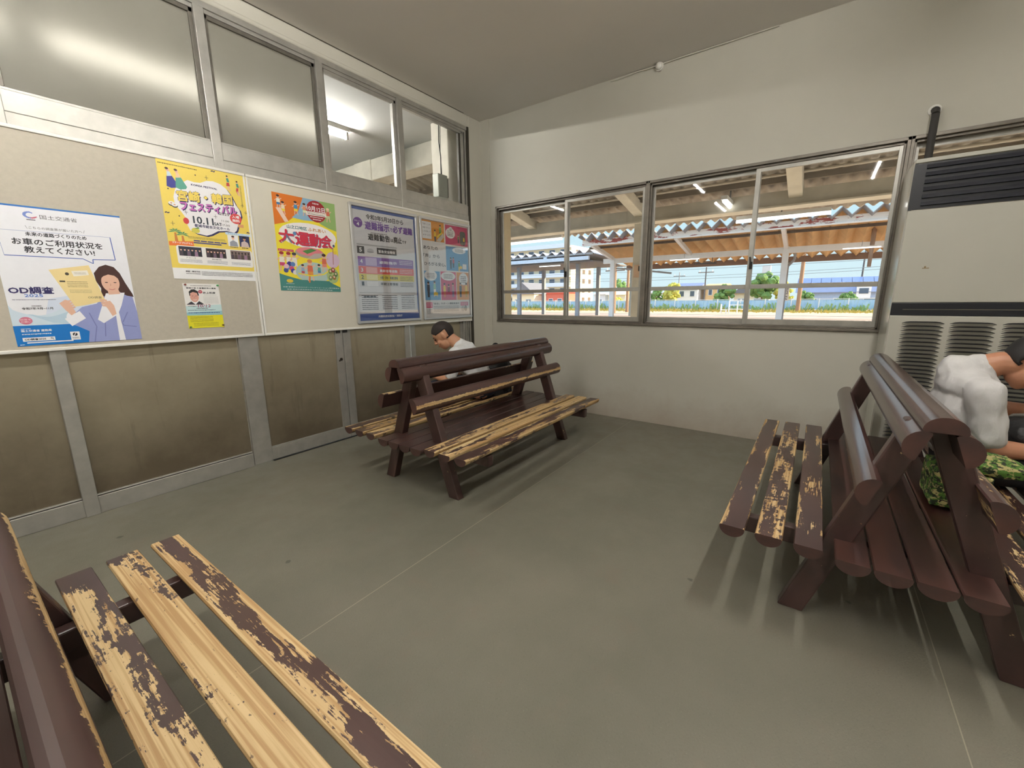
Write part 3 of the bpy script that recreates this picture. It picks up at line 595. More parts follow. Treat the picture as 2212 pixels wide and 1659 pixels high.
# ---- small flyer held by four push pins
p = Print(210, 297); p.rect((232,230,228), 0, 0, 210, 297); p.z = 1
p.poly((196,222,224), [(0,150),(210,140),(210,213),(0,213)], 0.5); p.poly((150,196,206), [(0,192),(210,184),(210,213),(0,213)], 0.7); p.rect((228,220,40), 0, 212, 210, 85, 1)
p.tiny(INK, 44, 166, 13, 3.4, 1); p.text(INK, '宮崎の宝 久留豊前寺の遺産', 18, 190, 30, 9, bold=0.4)
p.poly((56,54,62), [(8,138),(36,118),(58,132),(80,116),(104,134),(104,140),(8,140)], 1); p.poly(PW, [(36,118),(58,140),(80,116),(70,108),(44,108)], 1.2)
p.ell((214,158,142), 57, 88, 25, 35, 1.4); p.poly((30,26,28), [(30,80),(29,54),(44,40),(62,38),(82,52),(84,78),(79,82),(74,62),(52,56),(36,64),(34,82)], 1.6)
for ex in (47, 67): p.line((50,36,36), [(ex-5,82),(ex+5,81)], 2, 1.7)
p.line((236,226,222), [(48,107),(58,110),(68,106)], 3, 1.7); p.line((180,116,100), [(57,86),(56,97)], 1.6, 1.7)
p.ell((176,34,56), 95, 54, 12, 11, 1.5); p.text(PW, '講演', 88, 102, 54, 7, 1.6); p.text(INK, '井上和彦', 109, 184, 61, 13, bold=0.6); p.tiny((150,150,150), 112, 188, 75, 2.2, 1); p.tiny((170,170,170), 108, 196, 88, 2.2, 7, 7)
p.text((150,56,96), '10/12', 70, 145, 149, 18, bold=0.5, slant=0.15); p.tiny(INK, 12, 60, 150, 4, 1); p.tiny(INK, 60, 128, 163, 5, 1); p.tiny((60,90,110), 10, 170, 175, 5, 1); p.tiny((40,70,130), 10, 194, 192, 6, 1)
p.tiny((120,116,40), 14, 150, 220, 3.2, 5, 8, 4); p.tiny((120,116,40), 30, 180, 264, 3.2, 3, 9, 6)
p.build('flyer', (1.039, YP, 1.393), 'small white and yellow flyer with a smiling man in a suit', 'flyer', tilt=radians(0.3))
for x, z, c, l in ((1.052, 1.385, (120,50,46), 'dark red push pin at the upper left of the small flyer'), (1.240, 1.383, (60,150,80), 'bright green push pin at the upper right of the small flyer'), (1.046, 1.104, (70,110,70), 'green push pin at the lower left of the small flyer'), (1.240, 1.108, (90,66,40), 'brown push pin at the lower right of the small flyer')):
    m = MB(); m.tube((0,0,0),(0,-0.004,0),0.005,0.0045,12); m.tube((0,-0.004,0),(0,-0.011,0),0.0032,0.0036,12); m.tube((0,-0.011,0),(0,-0.014,0),0.0058,0.0055,12); m.tube((0,0.004,0),(0,0,0),0.0008,n=6)
    tag(m.build('push_pin', plain(*c, 0.35), None, (x, YP-0.0006, z)), l, 'push pin', 'push pins of the small flyer')
# ---- the two framed posters
COVER = glass_mat('poster_cover', (0.97,0.97,0.97,1), 1.6, 0.015)
def framed(x0, x1, z0, z1, pr, label):
    r = empty('framed_poster', ((x0+x1)/2, YP, z0), label, 'framed poster', 'framed posters on the white board')
    w, h = (x1-x0), (z1-z0); a, b = -w/2, w/2; t = 0.026
    m = MB(); rr = 0.02
    for q in ((a, 0, b, t), (a, h-t, b, h)): m.box((q[0]+0.012, -0.020, q[1]), (q[2]-0.012, 0, q[3]))
    for q in ((a, a+t), (b-t, b)): m.box((q[0], -0.020, 0.012), (q[1], 0, h-0.012))
    for sx in (a+0.014, b-0.014):
        for sz in (0.014, h-0.014): m.tube((sx, -0.0205, sz), (sx, 0, sz), 0.014, n=16)
    m.build('frame', plain(206, 206, 206, 0.28, 0.6, 0.04), r, bevel=0.006, seg=3)
    k = (w-2*t)/(pr.w/1000); pr.build('print', (a+t, -0.004, h-t), parent=r, rough=0.5)
    m = MB(); m.box((a+t-0.002, -0.011, t-0.002), (b-t+0.002, -0.009, h-t+0.002)); m.build('cover', COVER, r)
W_, H_ = 724, 1010
p = Print(W_, H_); G = (222,222,226); p.rect(G, 0, 0, W_, H_); p.z = 1; BL = (66,92,160)
for q in ((0,0,W_,26),(W_-14,0,14,H_),(0,0,8,H_),(0,H_-64,W_,64)): p.rect(BL, *q)
p.rect(G, 8, 26, W_-22, H_-90, 0.5)
p.text(INK, '令和3年5月20日から', 150, 578, 74, 44, bold=1.6)
p.ell((110,64,150), 60, 136, 48, 44); p.text(PW, '警戒レベル', 26, 94, 122, 13, 1.1); p.text(PW, '4', 48, 72, 148, 28, 1.1, bold=1.5); p.line((110,64,150), [(110,150),(124,150)], 4)
PU = (112,74,160); p.text(PU, '避難指示', 132, 404, 150, 68, bold=3); p.text(PU, 'で', 412, 442, 160, 30, bold=1.6); p.text(PU, '必ず避難', 448, 688, 150, 64, bold=3); p.tiny(PU, 190, 330, 104, 8, 1)
p.text(INK, '避難勧告', 158, 404, 248, 58, bold=2.2); p.text(INK, 'は', 412, 442, 256, 28, bold=1.4); p.text(INK, '廃止', 448, 548, 248, 56, bold=2.2); p.text(INK, 'です', 552, 606, 258, 26, bold=1.2); p.tiny(INK, 190, 370, 208, 7, 1)
p.rect((176,176,180), 30, 316, 450, 14); p.rect((62,62,68), 30, 338, 76, 64); p.text(PW, '5', 54, 80, 370, 34, 1.2, bold=1.6); p.rect((62,62,68), 244, 338, 230, 58); p.text(PW, '緊急安全確保', 262, 456, 370, 26, 1.2, bold=0.9)
p.ell((190,190,196), 172, 372, 36, 20); p.line((90,90,96), [(136,384),(208,384)], 4, 1.1)
for y, h, c, t, n in ((428, 84, (136,96,170), '避難指示', '4'), (514, 66, (218,84,72), '高齢者等避難', '3'), (582, 58, (222,206,84), '大雨・洪水・高潮注意報', '2'), (642, 56, (208,208,212), '早期注意情報', '1')):
    p.rect(c, 30, y, 650, h); ic = PW if n in '43' else INK; p.text(ic, n, 54, 78, y+h/2, 34, 1.2, bold=1.2); p.text(ic, t, 262, 470, y+h/2, 26, 1.2, bold=0.7); p.rect(tuple(min(255, int(v*0.5+128)) for v in c), 110, y+6, 124, h-12, 1.1); p.tiny(ic, 500, 664, y+14, 6, 3, 15, 2, 1.2)
p.rect((150,150,156), 22, 750, 664, 4); p.tiny((70,70,80), 40, 220, 776, 8, 8, 18, 1); p.tiny((70,70,80), 268, 450, 776, 8, 8, 18, 2); p.tiny((70,70,80), 500, 670, 776, 8, 8, 18, 3); p.text(INK, '避難情報', 60, 200, 790, 18, 1.2, bold=0.6)
p.text(PW, '内閣府(防災担当)・消防庁', 212, 500, 978, 24, bold=0.8)
framed(2.330, 3.106, 1.056, 2.118, p, 'metal framed evacuation notice poster with purple headline and blue bottom band')
p = Print(W_, H_); p.rect((232,230,230), 0, 0, W_, H_); p.z = 1; OR, PK, SB = (222,148,54), (206,70,116), (96,156,206)
p.rect(OR, 6, 4, 328, 204); p.rect(PK, 352, 12, 366, 208); p.rect(SB, 352, 240, 366, 262); p.rect(SB, 12, 520, 232, 308); p.rect(PK, 254, 517, 246, 312); p.rect(OR, 510, 516, 208, 312)
p.rect(PW, 14, 18, 130, 172, 1.2)
for i, t in enumerate(('今困りごとを', '相談できると', 'ころがあって', 'よかった!')): p.text(INK, t, 22, 132, 44+i*36, 17, 1.3)
for x, y, rx, ry in ((433,98,74,56),(440,60,30,30),(566,276,112,34),(106,566,92,56),(374,566,116,48),(626,590,76,70)):
    p.ell(PW, x, y, rx, ry, 1.2)
    for i in range(4): p.tiny(INK, x-rx*0.62, x+rx*0.62, y-ry*0.42+i*ry*0.28, ry*0.13, 1, seed=i, z=1.3)
def man(x, y, k, a, b, z=1.4):
    p.ell(SK, x, y, 9*k, 10*k, z); p.ell((50,40,40), x, y-5*k, 10*k, 7*k, z+0.05); p.poly(a, [(x-12*k,y+10*k),(x+12*k,y+10*k),(x+13*k,y+48*k),(x-13*k,y+48*k)], z); p.poly(b, [(x-11*k,y+48*k),(x+11*k,y+48*k),(x+9*k,y+92*k),(x-9*k,y+92*k)], z)
GR, YE, BK = (96,150,70), (240,206,70), (60,66,80)
man(276, 44, 1.3, GR, BK); man(196, 100, 1.2, YE, BK); p.poly((206,200,190), [(210,200),(320,110),(330,150),(270,206)], 1.35); p.poly((230,206,60), [(220,150),(300,100),(306,116),(232,170)], 1.5)
p.rrect((96,104,100), 586, 60, 96, 150, 30, 1.3); man(654, 120, 1.0, YE, BK, 1.6); man(560, 110, 0.9, (90,140,80), BK, 1.6)
man(424, 372, 1.2, BK, BK); man(466, 366, 1.1, (200,70,90), BK); man(560, 400, 1.1, GR, YE); p.rect(PW, 620, 420, 66, 58, 1.4); p.ell(YE, 590, 460, 22, 18, 1.6)
man(64, 650, 1.6, BK, BK); man(156, 640, 1.5, (150,200,180), PW); p.ell(YE, 170, 760, 34, 20, 1.5); p.rect(YE, 142, 768, 8, 24, 1.5); p.rect(YE, 190, 768, 8, 24, 1.5)
man(308, 660, 1.5, YE, (210,120,90)); man(374, 670, 1.5, (130,40,60), PK); man(444, 656, 1.5, (190,140,150), (120,110,150))
man(570, 650, 1.6, BK, BK); man(670, 650, 1.6, YE, (190,160,60))
p.text(INK, 'あなたの', 18, 226, 279, 34, bold=0.8); p.text(INK, '「声」から', 14, 250, 362, 38, bold=0.8); p.text(INK, 'ひろがる安心。', 22, 340, 445, 38, bold=0.8)
p.rect(PK, 22, 852, 90, 58); p.rect(PK, 564, 852, 130, 42); p.tiny(PW, 30, 104, 862, 6, 3, 14, z=1.2); p.tiny(PW, 576, 684, 862, 7, 2, 14, z=1.2)
p.text(INK, '「総合」サポート運動推進中', 126, 540, 866, 20, bold=0.4); p.tiny((90,90,96), 130, 530, 896, 5, 5, 13, 1); p.tiny((90,90,96), 26, 110, 930, 5, 4, 13, 2); p.ell((190,190,190), 600, 930, 30, 32); p.ell((150,150,150), 650, 926, 26, 34)
framed(3.142, 3.918, 1.056, 2.118, p, 'metal framed poster of orange, pink and blue cartoon panels beside the corner')
# ================================================================== air conditioner, sensor, pipe
ACP = plain(186, 184, 174, 0.30, 0, 0.02, 3); ACD = plain(22, 24, 32, 0.35); ACS = plain(8, 8, 10, 0.6)
ac = empty('floor_air_conditioner', (3.95, -0.888, 0), 'tall cream floor-standing air conditioner with black grille in front of the window', 'air conditioner')
F, Bk, A0, A1 = -0.20, 0.215, -0.5, 0.5            # front, back, sides in its own frame
m = MB(); m.box((F+0.012, A0, 0.0), (Bk, A1, 2.09)); m.build('casing', plain(190, 188, 178, 0.13, 0.0, 0.015, 3), ac, bevel=0.006)
m = MB(); m.box((F, A0+0.004, 1.222), (F+0.014, A1-0.004, 1.790)); o = m.build('upper_panel', ACP, ac, bevel=0.004)
m = MB(); m.box((F, A0+0.004, 2.066), (F+0.014, A1-0.004, 2.09)); m.build('top_rim', ACP, ac, bevel=0.004)
m = MB()
m.box((F-0.0015, A1-0.150, 1.432), (F, A1-0.118, 1.437)); m.box((F-0.0015, A1-0.135, 1.437), (F, A1-0.127, 1.447)); m.build('scratch_mark', plain(140, 120, 86, 0.8), o)
m = MB(); m.box((F+0.006, A0+0.012, 1.795), (F+0.014, A1-0.012, 2.062)); m.box((F+0.0, A0+0.004, 1.792), (F+0.013, A0+0.02, 2.064)); m.box((F+0.0, A1-0.02, 1.792), (F+0.013, A1-0.004, 2.064))
g = m.build('air_grille', ACD, ac)
for k in range(6):
    z = 1.815+k*0.043
    m = MB(); m.add([(F+0.010, A0+0.02, z+0.03), (F+0.010, A1-0.06, z+0.03), (F-0.006, A1-0.06, z), (F-0.006, A0+0.02, z), (F+0.010, A0+0.02, z-0.004), (F+0.010, A1-0.06, z-0.004)], [(0,1,2,3),(3,2,5,4),(0,3,4),(1,5,2)]); m.build('vane', plain(30, 32, 40, 0.3), g)
m = MB(); m.box((F-0.001, A0+0.003, 1.140), (F+0.014, A1-0.003, 1.220)); b = m.build('black_band', ACD, ac, bevel=0.002)
m = MB(); m.box((F-0.003, A0+0.06, 1.176), (F+0.0, A1-0.06, 1.179)); m.build('slot_line', plain(120, 116, 100, 0.4), b)
m = MB(); m.box((F, A0+0.004, 0.10), (F+0.014, A1-0.004, 1.138)); m.build('lower_panel', ACP, ac, bevel=0.004)
m = MB(); m.box((F+0.006, A0+0.01, 0.0), (F+0.014, A1-0.01, 0.095)); m.build('base', ACP, ac)
lou = MB()
for c in range(4):
    yc = A1-0.068-0.1-c*0.2235
    for k in range(31):
        z = 1.098-k*0.0257; n = 10; top = []; bot = []
        for i in range(n+1):
            t = -1+2*i/n; e = (1-abs(t)**6)
            top.append((F-0.015*e-0.0005, yc+0.1*t, z-0.004-0.006*(1-e))); bot.append((F-0.0005, yc+0.1*t, z-0.021))
        lou.add(top+bot, [(i, i+1, n+2+i, n+1+i) for i in range(n)], 0, False)
        base = [(F-0.0012, yc+0.1*(-1+2*i/n), z+0.0045-0.012*abs(-1+2*i/n)**6) for i in range(n+1)]
        lou.add(top+base, [(i, n+1+i, n+2+i, i+1) for i in range(n)], 1, False)
lou.build('louvers', [ACP, ACS], ac, fix=False)
r = empty('refrigerant_pipe', (4.13, -0.49, 2.09), 'black insulated pipe rising from the air conditioner into the wall', 'pipe')
m = MB(); m.path([(0, 0, 0), (0, 0, 0.35), (0.012, 0, 0.375), (0.06, 0, 0.392)], 0.021, 12); m.build('insulation', plain(52, 50, 48, 0.8), r)
m = MB(); m.tube((0.060, 0, 0.392), (0.074, 0, 0.392), 0.034, n=16); m.build('wall_collar', WHITE, r)
r = empty('ceiling_sensor', (XW-0.03, 1.377, ZC-0.028), 'small round white sensor at the top edge of the window wall', 'sensor')
bm = bmesh.new(); bmesh.ops.create_uvsphere(bm, u_segments=20, v_segments=12, radius=0.03); m = MB(); m.add([(v.co.x*0.8, v.co.y, v.co.z) for v in bm.verts], [[v.index for v in f.verts] for f in bm.faces], 0, True); bm.free(); m.tube((0.005, 0, 0), (0.03, 0, 0), 0.036, n=20); m.build('body', WHITE, r)
m = MB(); m.path([(0.02, 0.46, 0.012), (0.02, 0.40, 0.008), (0.02, 0.2, 0.018), (0.02, 0.06, 0.014), (0.01, 0.0, 0.012), (0.02, -0.1, 0.02), (0.02, -0.35, 0.020), (0.022, -0.9, 0.022)], 0.006, 8); m.build('cable', plain(206, 202, 192, 0.6), r)
# ================================================================== people
def sph(n=16, k=10):
    vs = [(0, 0, 1)]
    for j in range(1, k):
        for i in range(n): vs.append((sin(pi*j/k)*cos(2*pi*i/n), sin(pi*j/k)*sin(2*pi*i/n), cos(pi*j/k)))
    vs.append((0, 0, -1)); fs = [(0, 1+i, 1+(i+1) % n) for i in range(n)]
    for j in range(k-2): fs += [(1+j*n+i, 1+(j+1)*n+i, 1+(j+1)*n+(i+1) % n, 1+j*n+(i+1) % n) for i in range(n)]
    b = 1+(k-2)*n; fs += [(b+i, len(vs)-1, b+(i+1) % n) for i in range(n)]; return vs, fs
SV, SF = sph()
def ell(m, c, rr, R=None):
    R = R or Matrix.Identity(3); c = Vector(c)
    m.add([c + R @ Vector((v[0]*rr[0], v[1]*rr[1], v[2]*rr[2])) for v in SV], SF, 0, True)
def cap(m, p0, p1, r0, r1, n=14):
    p0, p1 = Vector(p0), Vector(p1); d = (p1-p0).normalized(); a = d.orthogonal().normalized(); b = d.cross(a); vs = [p0-d*r0]; ring = []
    for p, r, s in ((p0, r0, -1), (p1, r1, 1)):
        for t in ((0.75, 0.4, 0.0) if s < 0 else (0.0, 0.4, 0.75)):
            q = math.sqrt(1-t*t); ring.append((p+d*s*t*r, q*r))
    for c, r in ring: vs += [c+(a*cos(2*pi*i/n)+b*sin(2*pi*i/n))*r for i in range(n)]
    vs.append(p1+d*r1); K = len(ring); fs = [(0, 1+(i+1) % n, 1+i) for i in range(n)]
    for j in range(K-1): fs += [(1+j*n+i, 1+j*n+(i+1) % n, 1+(j+1)*n+(i+1) % n, 1+(j+1)*n+i) for i in range(n)]
    e = 1+(K-1)*n; fs += [(e+i, e+(i+1) % n, len(vs)-1) for i in range(n)]; m.add(vs, fs, 0, True)
def chain(m, pts):
    for (p, r), (q, s) in zip(pts[:-1], pts[1:]): cap(m, p, q, r, s)
def fuse(m, name, mat, parent=None, voxel=0.006, smooth=6, disp=0.0, dscale=0.08):
    o = m.build(name, mat); md = o.modifiers.new('r', 'REMESH'); md.mode = 'VOXEL'; md.voxel_size = voxel; md.use_smooth_shade = True
    s = o.modifiers.new('s', 'SMOOTH'); s.iterations = smooth; s.factor = 0.5
    bpy.context.view_layer.update(); e = o.evaluated_get(bpy.context.evaluated_depsgraph_get()); me = bpy.data.meshes.new_from_object(e)
    o.modifiers.clear(); old = o.data; o.data = me; bpy.data.meshes.remove(old)
    if not me.materials: me.materials.append(mat)
    if disp:
        from mathutils import noise as mn
        for v in me.vertices:
            p = Vector((v.co.x/dscale, v.co.y/dscale, v.co.z/(dscale*1.6))); v.co += v.normal*disp*mn.noise(p)
    me.polygons.foreach_set('use_smooth', [True]*len(me.polygons)); me.update()
    if parent is not None: o.parent = parent
    return o
def skin(r, g, b): return plain(r, g, b, 0.5, 0, 0.05, 30, 0.05, Subsurface_Weight=0.08)
def cloth(name, a, rough=0.85, sc=(14, 14, 7)):
    n = NB(name); v = n.noise(n.co(sc), 1.0, 4, 0.6); f = n.noise(n.co(), 500, 2)
    n.bsdf(n.mix(n.rng(v, 0.3, 0.7), tuple(x*0.92 for x in S(*a)[:3])+(1,), S(*a)), rough, 0, n.math('ADD', v, n.math('MULTIPLY', f, 0.04)), 0.5, 0.02); return n.mat
def hand(m, w, d, up, side, curl=0.5, s=1.0):
    """palm from the wrist w along d; up = back of the hand; side = +1 when the thumb lies toward d x up"""
    d = Vector(d).normalized(); up = Vector(up); up = (up-d*up.dot(d)).normalized(); t = d.cross(up)*side; w = Vector(w)
    R = Matrix((t, d, up)).transposed(); ell(m, w+d*0.045*s, (0.040*s, 0.052*s, 0.015*s), R)
    for i, L in enumerate((0.070, 0.078, 0.072, 0.056)):
        b = w+d*0.085*s+t*(0.030-0.0205*i)*s; a1 = curl*0.6; a2 = curl*1.5; d1 = d*cos(a1)-up*sin(a1); d2 = d*cos(a2)-up*sin(a2); d3 = d*cos(a2*1.35)-up*sin(a2*1.35)
        k1 = b+d1*L*0.45*s; k2 = k1+d2*L*0.32*s; chain(m, [(b-d*0.02*s, 0.0088*s), (k1, 0.0082*s), (k2, 0.0076*s), (k2+d3*L*0.25*s, 0.0066*s)])
    b = w+d*0.03*s+t*0.030*s; q = (d*0.55+t*0.75-up*0.35).normalized(); k1 = b+q*0.040*s; q2 = (d*0.8+t*0.35-up*0.5).normalized(); chain(m, [(b-t*0.01*s, 0.013*s), (k1, 0.0105*s), (k1+q2*0.028*s, 0.0085*s)])
def person(loc, rz, label, J, skin_m, shirt_m, trouser_m, hair_m, hair_cut, shoe_m):
    V = Vector; HR = Matrix.Rotation(J['head_yaw'], 3, 'Z') @ Matrix.Rotation(-J['head_pitch'], 3, 'X'); H = V(J['head'])
    hp = lambda p: H + HR @ V(p)
    m = MB()
    torso = J['torso']
    for c, rr, ax in torso: ell(m, c, rr, Matrix.Rotation(-ax, 3, 'X'))
    chain(m, [(J['neck0'], 0.062), (J['neck1'], 0.054), (hp((0, -0.03, -0.045)), 0.056)])
    ell(m, hp((0, -0.008, 0.028)), (0.077, 0.097, 0.094), HR); ell(m, hp((0, 0.026, -0.052)), (0.060, 0.066, 0.062), HR); ell(m, hp((0, 0.050, -0.094)), (0.030, 0.026, 0.022), HR); ell(m, hp((0, 0.062, 0.040)), (0.052, 0.026, 0.024), HR)
    chain(m, [(hp((0, 0.086, 0.022)), 0.009), (hp((0, 0.107, -0.020)), 0.013)]); cap(m, hp((-0.015, 0.094, -0.024)), hp((0.015, 0.094, -0.024)), 0.008, 0.008); cap(m, hp((-0.018, 0.088, -0.058)), hp((0.018, 0.088, -0.058)), 0.007, 0.007)
    for s in (-1, 1):
        ell(m, hp((s*0.080, -0.012, -0.004)), (0.010, 0.020, 0.032), HR @ Matrix.Rotation(s*0.35, 3, 'Z')); ell(m, hp((s*0.042, 0.058, -0.030)), (0.024, 0.022, 0.020), HR)
    for sd, k in ((-1, 'l'), (1, 'r')):
        S_, E_, W_ = V(J['sh_'+k]), V(J['el_'+k]), V(J['wr_'+k])
        chain(m, [(V((sd*0.10, S_.y, S_.z-0.005)), 0.062), (S_, 0.058), (S_.lerp(E_, 0.45), 0.050), (E_, 0.040), (E_.lerp(W_, 0.3), 0.042), (W_, 0.027)]); hand(m, W_, W_-E_+V((0, 0.02, 0)), J['up_'+k], J.get('th_'+k, sd), 0.6)
        Hp, K_, A_ = V((sd*0.092, 0.0, 0.463)), V(J['kn_'+k]), V(J['an_'+k])
        chain(m, [(Hp, 0.088), (Hp.lerp(K_, 0.5), 0.078), (K_, 0.056), (K_.lerp(A_, 0.35), 0.055), (A_, 0.038)]); chain(m, [(A_, 0.038), (A_+V((0, 0.06, -0.045)), 0.036), (A_+V((sd*0.01, 0.15, -0.058)), 0.028)])
    body = fuse(m, 'person', skin_m, None, 0.0048, 5); body.location = loc; body.rotation_euler = (0, 0, rz); tag(body, label, 'person')
    # shirt
    m = MB()
    for c, rr, ax in torso[J['shirt_from']:]: ell(m, c, tuple(q+0.014 for q in rr), Matrix.Rotation(-ax, 3, 'X'))
    for c, rr, ax in J['hem']: ell(m, c, rr, Matrix.Rotation(-ax, 3, 'X'))
    for sd, k in ((-1, 'l'), (1, 'r')):
        S_, E_ = V(J['sh_'+k]), V(J['el_'+k]); chain(m, [(V((sd*0.09, S_.y, S_.z-0.006)), 0.070), (S_, 0.066), (S_.lerp(E_, 0.4), 0.063), (S_.lerp(E_, J['sleeve']), 0.062)])
    n0, n1 = V(J['neck0']), V(J['neck1']); ax = (n1-n0).normalized(); u = ax.cross(V((1, 0, 0))).normalized()
    cap(m, n0-ax*0.075, n0-ax*0.005, 0.098, 0.066)
    for i in range(14):
        a0, a1 = 2*pi*i/14, 2*pi*(i+1)/14; q = lambda a: n0-ax*0.006+(V((1, 0, 0))*cos(a)+u*sin(a))*0.063
        cap(m, q(a0), q(a1), 0.013, 0.013, 8); q2 = lambda a: n0+ax*0.014+(V((1, 0, 0))*cos(a)+u*sin(a))*0.061; cap(m, q2(a0), q2(a1), 0.007, 0.007, 8)
    fuse(m, 'shirt', shirt_m, body, 0.006, 5, 0.009, 0.045)
    # trousers
    m = MB(); c, rr, ax = torso[0]; ell(m, c, tuple(q+0.012 for q in rr))
    for sd, k in ((-1, 'l'), (1, 'r')):
        Hp, K_, A_ = V((sd*0.092, 0.0, 0.467)), V(J['kn_'+k]), V(J['an_'+k]); chain(m, [(Hp, 0.092), (Hp.lerp(K_, 0.5), 0.086), (K_, 0.070), (K_.lerp(A_, 0.4), 0.068), (A_.lerp(K_, 0.08), 0.060)])
    fuse(m, 'trousers', trouser_m, body, 0.0075, 4, 0.006, 0.08)
    # hair
    m = MB(); vs = []; fs = []
    nn, kk = 40, 28; hv, hf = sph(nn, kk); keep = {}
    rr = hair_cut['r']
    for i, v in enumerate(hv):
        p = V((v[0]*rr[0], v[1]*rr[1]-0.010, v[2]*rr[2]+0.030))
        if hair_cut['keep'](p): keep[i] = len(vs); vs.append(hp(p))
    fs = [[keep[i] for i in f] for f in hf if all(i in keep for i in f)]
    m.add(vs, fs, 0, True); o = m.build('hair', hair_m, body); so = o.modifiers.new('thick', 'SOLIDIFY'); so.thickness = 0.012; so.offset = -1
    for s in (-1, 1):
        m = MB(); ell(m, hp((s*0.031, 0.079, 0.010)), (0.012, 0.009, 0.008), HR); m.build('eye', plain(40, 30, 28, 0.2), body); m = MB(); cap(m, hp((s*0.018, 0.090, 0.030)), hp((s*0.046, 0.080, 0.032)), 0.004, 0.003); m.build('eyebrow', hair_m, body)
    m = MB(); cap(m, hp((-0.020, 0.093, -0.058)), hp((0.020, 0.093, -0.058)), 0.005, 0.005); m.build('lips', plain(150, 96, 84, 0.5), body)
    for sd, k in ((-1, 'l'), (1, 'r')):
        A_ = V(J['an_'+k]); m = MB(); chain(m, [(A_+V((0, -0.03, -0.035)), 0.044), (A_+V((0, 0.07, -0.043)), 0.046), (A_+V((sd*0.012, 0.165, -0.052)), 0.037)]); m.box((A_.x-0.045, A_.y-0.075, 0.001), (A_.x+0.047, A_.y+0.20, 0.022)); fuse(m, 'shoe', shoe_m, body, 0.006, 3)
    return body
SHIRT = cloth('white_cotton_shirt', (224, 226, 228)); SHIRT2 = cloth('pale_grey_shirt', (204, 202, 202)); NAVYC = cloth('dark_navy_trousers', (30, 34, 48)); BLACKC = cloth('black_trousers', (26, 27, 32))
J1 = dict(torso=[((0, -0.01, 0.475), (0.165, 0.115, 0.098), 0.1), ((0, 0.035, 0.585), (0.152, 0.108, 0.13), 0.4), ((0, 0.115, 0.715), (0.172, 0.118, 0.15), 0.5), ((0, 0.165, 0.79), (0.165, 0.090, 0.082), 0.5)],
  neck0=(0, 0.212, 0.860), neck1=(-0.008, 0.262, 0.905), head=(-0.022, 0.345, 0.948), head_pitch=0.62, head_yaw=0.12,
  sh_l=(-0.19, 0.195, 0.800), el_l=(-0.205, 0.255, 0.570), wr_l=(-0.085, 0.46, 0.600), up_l=(-0.2, 0, 1), sh_r=(0.19, 0.195, 0.800), el_r=(0.21, 0.265, 0.575), wr_r=(0.085, 0.46, 0.600), up_r=(0.2, 0, 1),
  kn_l=(-0.12, 0.415, 0.49), an_l=(-0.13, 0.43, 0.085), kn_r=(0.12, 0.415, 0.49), an_r=(0.13, 0.43, 0.085), shirt_from=1, hem=[((0, -0.02, 0.52), (0.182, 0.128, 0.075), 0.2), ((0.05, -0.05, 0.545), (0.14, 0.095, 0.085), 0.2)], sleeve=0.72)
person((2.93, 2.455, 0), radians(29), 'person in a white shirt hunched forward on the bench by the posters, seen from behind', J1, skin(196, 146, 116), SHIRT, NAVYC, plain(34, 27, 25, 0.8, 0, 0.1, 60), dict(r=(0.083, 0.103, 0.101), keep=lambda p: p.z > -0.045+max(0, (p.y+0.02)*1.15) and not (abs(p.x) > 0.066 and -0.045 < p.y < 0.03 and p.z < 0.03)), plain(40, 40, 44, 0.5))
J2 = dict(torso=[((0, 0.0, 0.475), (0.165, 0.115, 0.098), 0), ((0, -0.028, 0.585), (0.155, 0.112, 0.13), 0.0), ((0, -0.040, 0.725), (0.178, 0.118, 0.15), 0.1), ((0, -0.045, 0.835), (0.168, 0.098, 0.090), 0.3)],
  neck0=(0, 0.000, 0.925), neck1=(0, 0.052, 0.952), head=(0, 0.155, 0.957), head_pitch=0.85, head_yaw=0.0,
  sh_l=(-0.19, 0.0, 0.850), el_l=(-0.25, 0.07, 0.690), wr_l=(-0.12, 0.29, 0.715), up_l=(-0.3, 0, 1), sh_r=(0.19, -0.02, 0.835), el_r=(0.195, 0.025, 0.585), wr_r=(0.12, 0.255, 0.572), up_r=(0.5, 0, 1),
  kn_l=(-0.13, 0.415, 0.49), an_l=(-0.13, 0.41, 0.085), kn_r=(0.11, 0.415, 0.49), an_r=(0.12, 0.40, 0.085), shirt_from=1, hem=[((0, -0.01, 0.53), (0.182, 0.132, 0.075), 0.0)], sleeve=0.80)
P2 = (2.93, -0.672, 0)
person(P2, pi, 'person in a pale grey shirt bent forward on the bench by the air conditioner', J2, skin(178, 126, 98), SHIRT2, BLACKC, plain(20, 18, 18, 0.6, 0, 0.2, 60), dict(r=(0.092, 0.113, 0.113), keep=lambda p: p.z > -0.055+max(0, (p.y+0.03)*1.3) and not (abs(p.x) > 0.070 and -0.045 < p.y < 0.035 and p.z < 0.036)), plain(30, 30, 34, 0.5))
